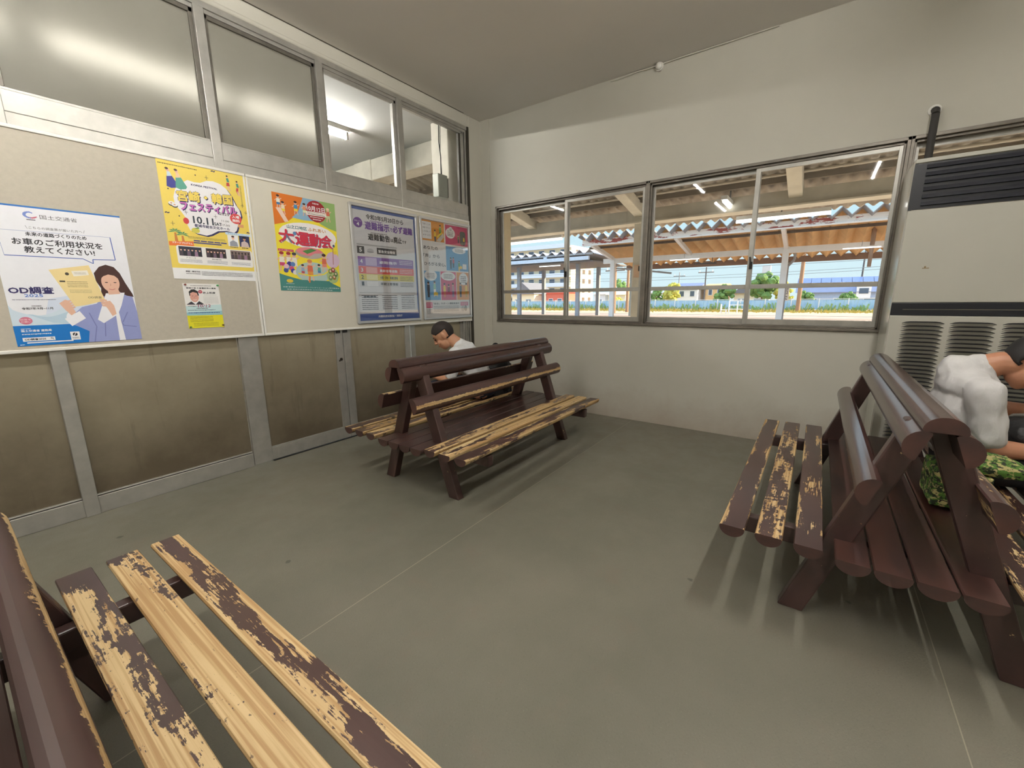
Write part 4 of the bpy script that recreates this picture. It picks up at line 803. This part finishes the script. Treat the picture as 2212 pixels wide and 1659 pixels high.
# ---- bags
r = empty('backpack', (3.14, 2.43, 0.376), 'black backpack with a loop handle standing beside the hunched person', 'bag')
m = MB()
for c, rr in (((0, 0, 0.13), (0.155, 0.085, 0.14)), ((0, 0.0, 0.26), (0.150, 0.085, 0.15)), ((0, 0.0, 0.35), (0.125, 0.075, 0.085))): ell(m, c, rr)
m.box((-0.13, -0.07, 0.0), (0.13, 0.07, 0.28)); BAGM = cloth('black_nylon', (24, 24, 27), 0.55, (20, 20, 20)); fuse(m, 'main_compartment', BAGM, r, 0.008, 5, 0.008, 0.06)
m = MB(); ell(m, (0, -0.085, 0.14), (0.115, 0.035, 0.10)); fuse(m, 'front_pocket', BAGM, r, 0.008, 4, 0.004, 0.05)
m = MB()
for i in range(10):
    a0, a1 = pi*i/10, pi*(i+1)/10; q = lambda a: (-0.04+0.055*cos(a), 0.0, 0.425+0.055*sin(a)); m.bar(q(a0), q(a1), 0.022, 0.007, up=(0, 1, 0))
m.build('loop_handle', plain(24, 22, 24, 0.6), r)
m = MB(); ell(m, (-0.035, 0.005, 0.435), (0.045, 0.03, 0.025)); m.build('lining', plain(190, 180, 186, 0.8), r)
def camo():
    n = NB('leafy_camouflage_cloth'); a = n.noise(n.co((26, 26, 40)), 1.0, 3, 0.6); b = n.noise(n.co((34, 34, 52), off=(3, 1, 7)), 1.0, 3, 0.6); f = n.noise(n.co((60, 60, 90), off=(1, 8, 2)), 1.0, 2)
    c = n.mix(n.rng(a, 0.47, 0.50), S(34, 48, 28), S(78, 118, 44)); c = n.mix(n.rng(b, 0.54, 0.57), c, S(176, 166, 112)); c = n.mix(n.rng(f, 0.60, 0.62), c, S(26, 28, 20))
    n.bsdf(c, 0.8, 0, a, 0.2, 0.004); return n.mat
r = empty('camouflage_bag', (2.54, -0.60, 0.377), 'green leafy camouflage bag on the seat slats in front of the bent-over person', 'bag')
m = MB(); m.box((-0.125, -0.055, 0.0), (0.125, 0.115, 0.16)); ell(m, (0, 0.03, 0.13), (0.128, 0.10, 0.075)); CAMO = camo(); fuse(m, 'sack', CAMO, r, 0.006, 3, 0.006, 0.06)
m = MB(); m.box((-0.11, -0.135, 0.165), (0.11, 0.05, 0.205)); ell(m, (0, -0.06, 0.19), (0.12, 0.11, 0.035)); fuse(m, 'flap', CAMO, r, 0.006, 3, 0.006, 0.05)
r = empty('lap_bag', (2.93, -0.83, 0.555), 'small black bag held on the lap of the person by the air conditioner', 'bag')
m = MB(); ell(m, (0, 0, 0.07), (0.12, 0.07, 0.075)); fuse(m, 'pouch', BAGM, r, 0.007, 3, 0.008, 0.05)
m = MB(); m.path([(0.09, 0.03, 0.10), (0.10, 0.0, 0.135), (0.06, -0.03, 0.15), (-0.02, -0.04, 0.148)], 0.008, 8); m.build('strap', plain(206, 204, 200, 0.7), r)
# ================================================================== outside
CONC = plain(216, 210, 196, 0.8, 0, 0.16, 2.5, 0.1); CREAM = plain(214, 200, 168, 0.75, 0, 0.08, 3); SLATE = plain(168, 160, 148, 0.9, 0, 0.34, 2.2, 0.2)
OWHITE = plain(226, 228, 228, 0.5, 0, 0.05, 3); OGREY = plain(150, 152, 154, 0.6, 0, 0.1, 3)
def rusty():
    n = NB('rusty_white_fascia'); v = n.noise(n.co((1, 0.55, 2.6)), 1.5, 6, 0.72)
    n.bsdf(n.mix(n.rng(v, 0.53, 0.55), S(228, 224, 220), S(150, 66, 56)), 0.6); return n.mat
RUST = rusty()
# the concourse behind the partition
m = MB(); m.box((-3.2, YL+0.15, ZC), (4.9, 9.5, ZC+0.15)); m.build('ceiling_concourse', plain(206, 206, 204, 0.85, 0, 0.06, 1.5))['kind'] = 'structure'
m = MB(); m.box((4.25, YL+0.15, 3.02), (4.55, 9.5, ZC)); m.box((4.23, 5.6, 0), (4.57, 6.0, ZC)); m.box((4.25, 9.3, 0), (4.5, 9.5, 3.05)); tag(m.build('beam', CONC, bevel=0.01), kind='structure')
m = MB(); m.box((-3.2, YL+0.2, -0.15), (4.9, 9.5, 0)); m.build('floor_concourse', FLOOR)['kind'] = 'structure'
m = MB(); m.box((-3.2, 9.4, 0), (4.2, 9.6, ZC)); m.build('wall_concourse', WALL)['kind'] = 'structure'
m = MB(); m.box((3.875, 3.68, 0), (4.18, 3.95, ZC)); tag(m.build('pillar', CONC, bevel=0.01), kind='structure')
r = empty('junction_box', (3.765, 3.72, 2.43), 'grey metal junction box with a cable behind the clear upper pane', 'electrical box')
m = MB(); m.box((-0.075, -0.045, 0), (0.075, 0.045, 0.25)); m.build('case', plain(150, 152, 142, 0.45, 0.2), r, bevel=0.004)
m = MB(); m.box((-0.07, -0.049, 0.008), (0.07, -0.044, 0.242)); m.build('lid', plain(160, 162, 150, 0.45, 0.2), r, bevel=0.002)
m = MB(); pts = [(0.02, 0, 0.25), (0.025, 0.0, 0.45), (0.01, 0.005, 0.6), (0.015, 0, 0.87)]; m.path(pts, 0.006); m.path([(0.035, 0, 0.25), (0.03, 0.01, 0.5), (0.04, 0, 0.87)], 0.004); m.build('cable', BLACK, r)
m = MB(); m.box((0.075, -0.02, 0.02), (0.11, 0.05, 0.23)); m.build('bracket', ALUD, r)
for x0 in (-0.55, 0.85, 2.15):
    lamp(x0, x0+1.22, 4.85, 'fluorescent lamp on the concourse ceiling glowing through the frosted panes')
# outer face of the building and the column at its corner
m = MB(); m.box((XW+0.16, 3.50, -0.9), (4.85, 3.68, ZC+0.2)); tag(m.build('pillar_outer', CREAM), kind='structure')
# ground
def ground_mat(name, a, b, c, sc):
    n = NB(name); co = n.co(); v = n.noise(co, sc, 6, 0.7); f = n.noise(co, sc*9, 3, 0.7)
    n.bsdf(n.mix(n.rng(f, 0.6, 0.75), n.mix(n.rng(v, 0.35, 0.65), S(*a), S(*b)), S(*c)), 0.9); return n.mat
m = MB(); m.box((XW+0.16, -60, -1.4), (260, 200, -0.8)); m.build('ground', ground_mat('gravel_ground', (206,180,150), (190,160,132), (150,130,110), 0.4))['kind'] = 'structure'
m = MB(); m.box((XW+0.16, -16, -0.8), (8.6, 22, 0.0)); m.build('ground_platform', plain(206, 198, 186, 0.85, 0, 0.1, 1.5))['kind'] = 'structure'
m = MB(); m.box((19.6, -16, -0.8), (32.6, 34, 0.0)); m.box((32.6, -16, -0.2), (33.0, 34, 0.02)); m.build('ground_island_platform', plain(186, 166, 152, 0.85, 0, 0.12, 1.2))['kind'] = 'structure'
def tracks(x, label):
    r = empty('railway_track', (x, 6, -0.8), label, 'railway track', 'railway tracks between the platforms')
    for dx in (-0.53, 0.53):
        m = MB(); m.box((dx-0.035, -20, 0.1), (dx+0.035, 24, 0.25)); m.build('rail', plain(110, 84, 70, 0.5, 0.5), r)
    m = MB()
    for i in range(70): m.box((-1.0, -20+i*0.63, 0.0), (1.0, -19.8+i*0.63, 0.1))
    m.build('sleepers', plain(128, 116, 104, 0.9), r)['kind'] = 'stuff'
tracks(11.2, 'railway track beside the near platform'); tracks(16.6, 'railway track beside the island platform')
# corrugated sheet: waves across y, running down x
def sheet(x0, z0, x1, z1, y0, y1, per, amp, th=0.02, nn=6, tri=False):
    m = MB(); N = int((y1-y0)/per*nn); vs = []
    for k in (0, 1):
        for x, z in ((x0, z0), (x1, z1)):
            for i in range(N+1):
                t = (i/nn) % 1.0; a = sin(2*pi*t) if not tri else 1-4*abs(t-0.5)
                vs.append((x, y0+(y1-y0)*i/N, z+amp*a+th*k))
    n1 = N+1; fs = []
    for i in range(N):
        fs += [(i, i+1, n1+i+1, n1+i), (2*n1+i, 3*n1+i, 3*n1+i+1, 2*n1+i+1), (i, 2*n1+i, 2*n1+i+1, i+1), (n1+i, n1+i+1, 3*n1+i+1, 3*n1+i)]
    m.add(vs, fs, 0, not tri); return m
LIT = glow(250, 250, 244, 4.0, 'platform_tube')
def tube_lamp(p0, p1, label):
    p0, p1 = Vector(p0), Vector(p1); c = (p0+p1)/2
    r = empty('platform_lamp', c, label, 'lamp', 'lit tubes under the platform roofs')
    m = MB(); m.bar(p0-c+Vector((0,0,0.05)), p1-c+Vector((0,0,0.05)), 0.08, 0.05); m.build('housing', OWHITE, r)
    m = MB(); m.tube(p0-c, p1-c, 0.022); m.build('tube', LIT, r)
    m = MB(); m.bar(Vector((0,0,0.07)), Vector((0,0,0.30)), 0.02, 0.02, up=(1,0,0)); m.build('hanger', OGREY, r)
# ---- canopy of this platform
r = empty('platform_canopy', (5.9, 1.0, 0), 'near platform canopy with a dark corrugated roof on pale rafters, right outside the windows', 'canopy')
def at(m, nm, mat, par, **k):
    o = m.build(nm, mat, None, **k); o.parent = par; o.location = -par.location; return o
at(sheet(4.30, 3.36, 8.3, 2.56, -7.5, 9.0, 0.15, 0.026), 'roof_sheet', SLATE, r)
m = MB(); m.box((7.10, -7.5, 2.47), (7.26, 9.0, 2.67)); m.box((7.04, -7.5, 2.455), (7.32, 9.0, 2.475)); at(m, 'fascia_beam', CONC, r)
for y in (-3.75, -1.68, 0.41, 2.53, 4.60, 6.70):
    m = MB(); m.bar((4.36, y, 3.19), (7.2, y, 2.62), 0.16, 0.16); at(m, 'rafter', CONC, r, bevel=0.01)
for x in (5.4, 6.4, 6.9):
    z = 3.36-0.2*(x-4.3)-0.07; m = MB(); m.box((x-0.03, -7.5, z-0.04), (x+0.03, 9.0, z+0.03)); at(m, 'purlin', plain(128, 118, 106, 0.8), r)
m = MB(); m.tube((6.75, -7.5, 2.80), (6.75, 9.0, 2.80), 0.018, n=8); at(m, 'conduit', plain(206, 198, 184, 0.6), r)
for y in (2.53, 6.70):
    m = MB(); m.box((7.11, y-0.085, 0), (7.27, y+0.085, 2.48)); at(m, 'post', CONC, r, bevel=0.01)
r2 = empty('notice_plate', (7.09, 2.52, 1.6), 'small pale orange plate on the near canopy post', 'sign'); m = MB(); m.box((-0.012, -0.055, 0), (0.012, 0.055, 0.2)); m.build('plate', plain(226, 190, 160, 0.5), r2); m = MB(); m.box((-0.015, -0.05, 0.1), (-0.011, -0.02, 0.18)); m.build('mark', DARK, r2)
tube_lamp((7.62, 0.0, 2.40), (7.62, 1.18, 2.40), 'lit white tube hanging under the near canopy, seen through the middle of the windows')
tube_lamp((7.62, 4.25, 2.42), (7.62, 5.5, 2.42), 'lit white tube hanging under the near canopy, seen through the window beside the corner')
tube_lamp((6.62, 1.20, 2.54), (7.5, 1.20, 2.54), 'short white tube set crosswise under the near canopy')
# ---- canopy of the island platform
TAN = plain(206, 172, 122, 0.85, 0, 0.16, 1.0)  # warm bounce light on the underside is put into the roof colour
r = empty('island_canopy', (25, 1.5, 0), 'island platform canopy with white posts, folded roof tinted with warm bounce light and rust-stained white fascia', 'canopy')
at(sheet(22.02, 4.40, 29.0, 3.42, -10.0, 11.0, 0.62, 0.17, 0.03, 8, True), 'roof_sheet', TAN, r)
at(sheet(21.5, 4.47, 22.01, 4.40, -10.0, 11.0, 0.62, 0.17, 0.03, 8, True), 'roof_edge', plain(150, 152, 158, 0.7), r)
m = MB(); m.box((21.92, -10.0, 4.09), (22.04, 10.95, 4.36)); at(m, 'fascia', RUST, r)
m = MB(); m.box((21.86, -10.0, 4.06), (22.10, 10.95, 4.10)); at(m, 'fascia_flange', OWHITE, r)
m = MB(); m.box((22.9, -10.0, 3.98), (23.0, 11.0, 4.10)); at(m, 'purlin', plain(84, 74, 66, 0.8), r)
for y in (-7.25, -2.85, 1.57, 5.98, 10.4):
    m = MB(); m.bar((22.0, y, 4.10), (25.0, y, 3.55), 0.16, 0.20); at(m, 'rafter', OWHITE, r)
m = MB(); m.box((24.9, -10.0, 3.30), (25.06, 11.0, 3.58)); at(m, 'girder', OWHITE, r)
m = MB(); m.box((28.8, -10.0, 3.10), (29.0, 11.0, 3.42)); at(m, 'rear_girder', plain(132, 112, 100, 0.8), r)
for y in (-7.25, 1.57, 10.4):
    m = MB(); m.box((24.86, y-0.13, 0.0), (25.1, y+0.13, 3.6)); m.box((24.8, y-0.2, 0.0), (25.16, y+0.2, 0.06)); at(m, 'post', OWHITE, r)
for y in (1.72, 10.6):
    m = MB(); m.box((28.8, y-0.12, 0.0), (29.0, y+0.12, 3.2)); at(m, 'rear_post', plain(176, 188, 188, 0.6), r)
m = MB(); m.path([(25.3, 1.2, 3.3), (25.3, 1.2, 3.0), (25.3, 1.45, 2.7), (25.3, 1.45, 0.1)], 0.06); at(m, 'downpipe', OGREY, r)
m = MB(); m.path([(25.0, 10.2, 3.0), (25.0, 9.6, 2.95), (25.3, 7.0, 2.6)], 0.05); at(m, 'bracket_pipe', OGREY, r)
r = empty('exit_sign', (28.72, 1.60, 1.0), 'white exit sign with black lettering on the island platform post', 'sign')
m = MB(); m.box((-0.02, -0.17, 0), (0.02, 0.17, 0.95)); m.build('board', OWHITE, r)
m = MB()
for t, z, h in (('出', 0.74, 0.26), ('口', 0.46, 0.2), ('<', 0.16, 0.2)):
    vs, fs = glyphs(t); ax = min(v[0] for v in vs); bx = max(v[0] for v in vs); ay = min(v[1] for v in vs); by = max(v[1] for v in vs); k = h/(by-ay)
    m.add([(-0.026, -(vx-(ax+bx)/2)*k, z+(vy-(ay+by)/2)*k) for vx, vy in vs], fs)
m.build('lettering', BLACK, r)
r = empty('hanging_sign', (25.0, 5.2, 2.98), 'thin dark sign board hanging under the island canopy', 'sign')
m = MB(); m.box((-0.04, -0.56, 0), (0.04, 0.56, 0.07)); m.build('board', plain(70, 66, 66, 0.6), r)
for y in (-0.35, 0.35):
    m = MB(); m.box((-0.01, y-0.015, 0.07), (0.01, y+0.015, 0.34)); m.build('hanger', plain(70, 66, 66, 0.6), r)
tube_lamp((24.5, 5.4, 3.24), (24.5, 6.9, 3.24), 'tube lamp under the island canopy girder, above the hanging sign'); tube_lamp((24.5, -1.9, 3.3), (24.5, -0.6, 3.3), 'tube lamp under the island canopy girder near the exit sign')
m = MB(); m.tube((24.9, -1.62, 2.5), (24.9, -1.62, 4.2), 0.07, 0.09, 8); tag(m.build('drop_pole', plain(150, 130, 116, 0.7)), 'short brown pole hanging from the island canopy beside the rightmost rafter', 'pole')
# ---- lower shelter further along the island platform
r = empty('platform_shelter', (26.5, 17, 0), 'grey platform shelter with ribbed white roof edge, behind the window beside the corner', 'shelter')
at(sheet(24.2, 4.02, 30.0, 3.86, 11.3, 25.0, 0.66, 0.14, 0.03, 8, True), 'roof_sheet', plain(206, 206, 214, 0.6), r)
m = MB(); m.box((24.25, 11.4, 3.86), (24.35, 25, 3.98)); at(m, 'edge_beam', OGREY, r)
m = MB(); m.box((24.05, 11.6, 3.54), (24.25, 25, 3.76)); m.box((24.1, 14.6, 3.76), (24.22, 14.8, 3.86)); at(m, 'gutter', plain(198, 214, 232, 0.5), r)
m = MB(); m.box((24.3, 11.4, 3.44), (30, 25, 3.52)); at(m, 'ceiling_board', plain(116, 112, 110, 0.8), r)
for x, y in ((25.3, 17.55), (25.25, 12.88), (29.3, 17.95), (29.2, 13.24), (25.3, 22.3), (29.3, 22.6)):
    m = MB(); m.box((x-0.11, y-0.12, 0), (x+0.11, y+0.12, 3.45)); at(m, 'post', plain(150, 156, 164, 0.6), r)
tube_lamp((24.9, 14.0, 3.36), (24.9, 15.6, 3.36), 'dim tube lamp under the grey platform shelter')
# ---- fence along the far side of the tracks
FX = 68.0
r = empty('boundary_fence', (FX, 15, -0.8), 'long pale blue panel fence with white posts beyond the tracks', 'fence')
def fence_mat():
    n = NB('blue_fence_panel'); a = n.noise(n.co((1, 1.6, 0.5)), 1.6, 5, 0.7); b = n.noise(n.co((1, 6, 0.8)), 1.0, 3)
    c = n.mix(n.rng(a, 0.4, 0.7), S(150, 190, 226), S(186, 214, 226)); n.bsdf(n.mix(n.math('MULTIPLY', n.rng(b, 0.56, 0.68), 0.6), c, S(150, 180, 140)), 0.7); return n.mat
FP = fence_mat(); k = 0; y = -12.0
while y < 60:
    m = MB(); m.box((-0.02, y-15+0.06, 0.28), (0.02, y-15+3.0-0.06, 1.52)); m.build('panel', FP, r)
    m = MB(); m.box((-0.14, y-15-0.06, 0), (-0.02, y-15+0.06, 1.72)); m.build('post', OWHITE, r); y += 3.0
m = MB(); m.box((-0.09, -27, 1.60), (-0.03, 45, 1.66)); m.build('top_rail', OWHITE, r)
def leaf_mat(name, a, b, c):
    n = NB(name); v = n.noise(n.co(), 1.4, 5, 0.75); f = n.noise(n.co(), 7, 4, 0.7)
    n.bsdf(n.mix(n.rng(f, 0.58, 0.7), n.mix(n.rng(v, 0.35, 0.65), S(*a), S(*b)), S(*c)), 0.8); return n.mat
GRASS = leaf_mat('dry_grass', (214,180,90), (150,156,74), (236,206,120)); GREEN = leaf_mat('green_leaves', (74,112,62), (112,146,72), (160,184,90)); YELLOW = leaf_mat('yellow_green_leaves', (150,156,70), (196,186,84), (220,204,110)); BROWN = plain(120, 92, 70, 0.9)
rnd = random.Random(4); m = MB()
for i in range(2600):
    x = FX-0.3-abs(rnd.gauss(0, 2.2)); y = rnd.uniform(-12, 58); h = rnd.uniform(0.2, 0.5)*(1.3 if x > FX-1.2 else 0.8); a = rnd.uniform(0, 2*pi); w = rnd.uniform(0.05, 0.14)
    m.add([(x, y-w, -0.8), (x, y+w, -0.8), (x+0.3*h*cos(a), y+0.3*h*sin(a), -0.8+h)], [(0, 1, 2)])
tag(m.build('dry_grass', GRASS, fix=False), 'yellow dry grass growing along the foot of the blue fence', 'grass', kind='stuff')
m = MB()
for i in range(650):
    x = FX-0.15-rnd.random()*0.5; y = rnd.uniform(-12, 58); h = rnd.uniform(0.4, 1.3)*(0.5+0.5*abs(sin(y*0.9))); a = rnd.uniform(0, 2*pi); w = rnd.uniform(0.03, 0.12)
    m.add([(x, y-w, -0.8), (x, y+w, -0.8), (x+0.2*cos(a), y+0.35*sin(a)+w, -0.8+h), (x+0.2*cos(a), y+0.35*sin(a)-w, -0.8+h*0.9)], [(0, 1, 2, 3)])
tag(m.build('weeds', leaf_mat('weed_leaves', (120,160,90), (150,176,120), (196,206,130)), fix=False), 'pale green weeds climbing in front of the blue fence panels', 'weeds', kind='stuff')
r = empty('white_railing', (58, 8.0, -0.8), 'short white railing standing in front of the blue fence', 'railing')
for dy in (-0.9, 0.0, 0.9):
    m = MB(); m.box((-0.05, dy-0.06, 0), (0.05, dy+0.06, 1.6)); m.build('post', OWHITE, r)
for z in (0.5, 1.0, 1.5):
    m = MB(); m.box((-0.03, -0.9, z), (0.03, 0.9, z+0.09)); m.build('rail', OWHITE, r)
r = empty('white_chair', (57.5, 9.4, -0.8), 'small white outdoor chair by the white railing', 'chair')
m = MB(); m.box((-0.3, -0.35, 0.42), (0.3, 0.35, 0.5)); m.build('seat', OWHITE, r); m = MB(); m.box((-0.25, 0.25, 0.5), (0.25, 0.35, 1.15)); m.build('backrest', OWHITE, r)
for a in (-0.25, 0.25):
    for b in (-0.28, 0.28):
        m = MB(); m.box((a-0.04, b-0.04, 0), (a+0.04, b+0.04, 0.42)); m.build('leg', OWHITE, r)
# ---- trees and bushes
def blobs(m, c, rad, n, seed, sq=1.0):
    rr = random.Random(seed)
    for i in range(n):
        t = rr.uniform(0, 2*pi); u = rr.uniform(-1, 1); q = rad*rr.uniform(0.35, 0.95); p = Vector((c[0]+q*cos(t)*math.sqrt(1-u*u)*0.8, c[1]+q*sin(t)*math.sqrt(1-u*u), c[2]+q*u*sq)); b = rad*rr.uniform(0.14, 0.3)
        bm = bmesh.new(); bmesh.ops.create_icosphere(bm, subdivisions=2, radius=b)
        for v in bm.verts: v.co = v.co*rr.uniform(0.75, 1.25)+p
        m.add([v.co[:] for v in bm.verts], [[v.index for v in f.verts] for f in bm.faces], 0, False); bm.free()
def tree(x, y, z, rad, sq, mat, label, seed, n=46, grp='trees behind the fence'):
    r = empty('tree', (x, y, -0.8), label, 'tree', grp)
    m = MB(); m.tube((0, 0, 0), (0, 0, z+0.8), 0.22, 0.1, 8); m.build('trunk', BROWN, r)
    m = MB(); blobs(m, (0, 0, z+0.8), rad, n, seed, sq); m.build('crown', mat, r, fix=False)
tree(80, 7.6, 2.6, 2.3, 1.0, GREEN, 'round green tree beside the water tank, behind the middle of the fence', 1); tree(79.5, 4.6, 1.6, 1.5, 1.1, YELLOW, 'small yellow-green tree left of the exit post', 2)
tree(78, 21.2, 1.6, 1.7, 1.3, YELLOW, 'tall yellow-green bush in front of the white houses', 3); tree(79, 24.3, 1.3, 1.5, 1.0, GREEN, 'dark green bush beside the yellow-green bush', 4); tree(79, 13.1, 1.4, 1.7, 1.1, GREEN, 'green tree between the tan house and the grey-roofed house', 5)
tree(86, 33.5, 2.6, 2.4, 1.0, GREEN, 'green tree at the sunlit end of the apartment block', 6); tree(74, 1.5, 1.0, 1.1, 0.8, GREEN, 'low green shrub behind the exit sign post', 7); tree(73, -3.0, 0.8, 1.2, 0.7, GREEN, 'low green shrub in front of the blue-roofed house', 8)
tree(72, 29.0, 0.6, 1.2, 0.8, YELLOW, 'sunlit low bush behind the fence by the round poles', 9)
# ---- houses
GLS = plain(84, 100, 120, 0.2); ROOFB = plain(112, 126, 160, 0.6, 0, 0.06, 2); ROOFG = plain(120, 120, 126, 0.7); SOLAR = plain(96, 122, 178, 0.25, 0, 0.05, 3)
def house(x, y0, y1, h, rh, depth, wall, roof, label, wins=3, grp='houses behind the fence', floors=1, ridge='y'):
    r = empty('house', (x, (y0+y1)/2, -0.8), label, 'house', grp); a = (y1-y0)/2
    m = MB(); m.box((0, -a, 0), (depth, a, h)); m.build('walls', wall, r)
    m = MB()
    if ridge == 'y': m.add([(-0.5,-a-0.4,h),(-0.5,a+0.4,h),(depth/2,a+0.4,h+rh),(depth/2,-a-0.4,h+rh),(depth+0.5,-a-0.4,h),(depth+0.5,a+0.4,h)], [(0,1,2,3),(3,2,5,4),(0,3,4),(1,5,2),(0,4,5,1)])
    else: m.add([(-0.5,-a-0.4,h),(-0.5,a+0.4,h),(-0.5,0,h+rh),(depth+0.5,-a-0.4,h),(depth+0.5,a+0.4,h),(depth+0.5,0,h+rh)], [(0,2,1),(3,4,5),(0,3,5,2),(1,2,5,4),(0,1,4,3)])
    m.build('roof', roof, r)
    for f in range(floors):
        for i in range(wins):
            yy = -a+(i+0.5)*2*a/wins; zz = h*(f+0.45)/floors; w = min(0.8, a/wins*0.5)
            fr = MB(); fr.box((-0.06, yy-w, zz-0.55), (0.0, yy+w, zz+0.55)); o = fr.build('window', OWHITE, r)
            m = MB(); m.box((-0.09, yy-w+0.1, zz-0.45), (-0.05, yy+w-0.1, zz+0.45)); m.build('pane', GLS, o)
    return r
WH = plain(236, 236, 238, 0.7, 0, 0.03); TANH = plain(226, 190, 140, 0.7, 0, 0.04); CRM = plain(240, 226, 196, 0.7, 0, 0.03)
hr = house(84, -8.0, 2.9, 2.55, 2.4, 9, plain(170, 186, 214, 0.7), ROOFB, 'wide house with a blue roof and a row of solar panels', 3)
m = MB(); vs = []
for i in range(8): m.add([(2.2, -5.3+i*1.33, 3.80), (2.2, -5.3+i*1.33+1.24, 3.80), (4.2, -5.3+i*1.33+1.24, 4.78), (4.2, -5.3+i*1.33, 4.78)], [(0, 1, 2, 3)])
for v in m.v: pass
o = m.build('solar_panel', SOLAR, hr, (0, 0, 0.14))
m = MB(); m.box((-0.4, -3.6, 1.6), (1.6, -1.9, 3.5)); o = m.build('dormer', WH, hr); m = MB(); m.box((-0.46, -3.3, 2.3), (-0.4, -2.2, 3.1)); m.build('pane', GLS, o)
house(84, 24.0, 29.5, 2.9, 1.2, 8, WH, plain(190, 196, 206, 0.6), 'low white house with a pale roof left of the yellow bush', 3); house(82, 17.9, 21.5, 3.6, 1.0, 7, WH, ROOFB, 'white house with a blue roof and dark balcony', 2, floors=2); house(84, 14.0, 16.9, 3.9, 0.5, 7, TANH, plain(220, 176, 120, 0.7), 'tan box house beside the leaning pole', 2, floors=2)
house(86, 7.6, 12.6, 2.6, 2.0, 8, CRM, ROOFG, 'cream house with a grey gabled roof left of the green tree', 2, ridge='x'); house(80, 51.5, 57.5, 3.0, 2.6, 8, CRM, ROOFG, 'cream gabled house at the left end of the fence', 2, ridge='x'); house(82, 45.0, 49.5, 3.2, 0.6, 7, plain(220, 120, 100, 0.7), plain(226, 92, 76, 0.7), 'flat building with a red upper wall', 2); house(78, 29.8, 33.2, 2.6, 1.0, 6, CRM, CRM, 'sunlit cream shed behind the wooden poles', 1); house(83, 36.0, 38.5, 2.8, 0.4, 6, WH, WH, 'small white building beside the apartment block', 1)
# ---- apartment block
r = empty('apartment_building', (112, 70, -0.8), 'large white apartment block with balconies and a sunlit yellow end wall', 'building')
m = MB(); m.box((0, -10.6, 0), (15, 24, 17)); m.build('wall', plain(226, 218, 190, 0.8, 0, 0.03), r)
for f in range(6):
    m = MB(); m.box((-1.3, -10.6, 2.6+f*2.75), (0, 24, 2.85+f*2.75)); m.box((-1.3, -10.6, 2.85+f*2.75), (-1.2, 24, 3.75+f*2.75)); m.build('balcony', plain(206, 222, 238, 0.7), r)
    for i in range(9):
        y = -9+i*3.7; fr = MB(); fr.box((-0.08, y, 0.4+f*2.75), (0, y+2.0, 2.3+f*2.75)); o = fr.build('window', OWHITE, r); m = MB(); m.box((-0.12, y+0.12, 0.5+f*2.75), (-0.07, y+1.88, 2.2+f*2.75)); m.build('pane', GLS, o)
    for x in (3.0, 7.4, 11.6):
        m = MB(); m.box((x, -10.68, 0.9+f*2.75), (x+1.6, -10.6, 2.2+f*2.75)); m.build('window', plain(110, 96, 84, 0.4), r)
# ---- poles, tower and wires
def pole(x, y, z1, rad, label, arm=True, mat=None):
    r = empty('utility_pole', (x, y, -0.8), label, 'utility pole', 'utility poles by the tracks')
    m = MB(); m.tube((0, 0, 0), (0, 0, z1+0.8), rad, rad*0.75, 10); m.build('shaft', mat or plain(150, 118, 92, 0.8), r)
    if arm:
        m = MB(); m.box((-0.06, -1.1, z1), (0.06, 1.1, z1+0.12)); m.build('cross_arm', plain(110, 100, 92, 0.7), r)
        for dy in (-0.9, 0, 0.9):
            m = MB(); m.tube((0, dy, z1+0.12), (0, dy, z1+0.4), 0.07, 0.05, 8); m.build('insulator', OWHITE, r)
pole(66, 2.15, 7.2, 0.26, 'thick brown utility pole right of the exit sign'); pole(90, -5.2, 10, 0.14, 'slender dark pole rising behind the blue-roofed house', False, plain(80, 80, 84, 0.7)); pole(70, 14.3, 5.6, 0.11, 'thin dark pole with a slanting arm in front of the tan house', True, plain(80, 80, 84, 0.7))
pole(45, 18.45, 4.9, 0.22, 'sunlit wooden pole left of the two by the white post'); pole(60, 22.6, 6.1, 0.24, 'sunlit wooden pole right of the two by the white post'); pole(88, 22.8, 6.0, 0.12, 'thin grey pole with short arms above the yellow bush', True, OGREY)
r = empty('water_tower', (100, 9.2, -0.8), 'small water tank on a lattice tower above the green tree', 'water tower')
m = MB(); m.box((-0.7, -0.7, 6.6), (0.7, 0.7, 8.0)); m.build('tank', plain(206, 206, 206, 0.6), r)
for a in (-0.6, 0.6):
    for b in (-0.6, 0.6):
        m = MB(); m.tube((a, b, 0), (a, b, 6.6), 0.08, n=6); m.build('leg', OWHITE, r)
for i, (z, sag, x) in enumerate(((6.0, 0.5, 72), (6.6, 0.5, 72), (7.4, 0.6, 76), (8.3, 0.6, 76), (5.2, 1.1, 74), (5.6, 0.9, 78), (9.2, 0.6, 80))):
    m = MB(); pts = [(x, -20+5*j, z-sag*(1-((j-8)/8.0)**2)) for j in range(17)]; m.path(pts, 0.03, 5); tag(m.build('power_line', plain(120, 132, 140, 0.6)), 'thin overhead power line crossing the sky above the houses', 'power line', 'overhead power lines')
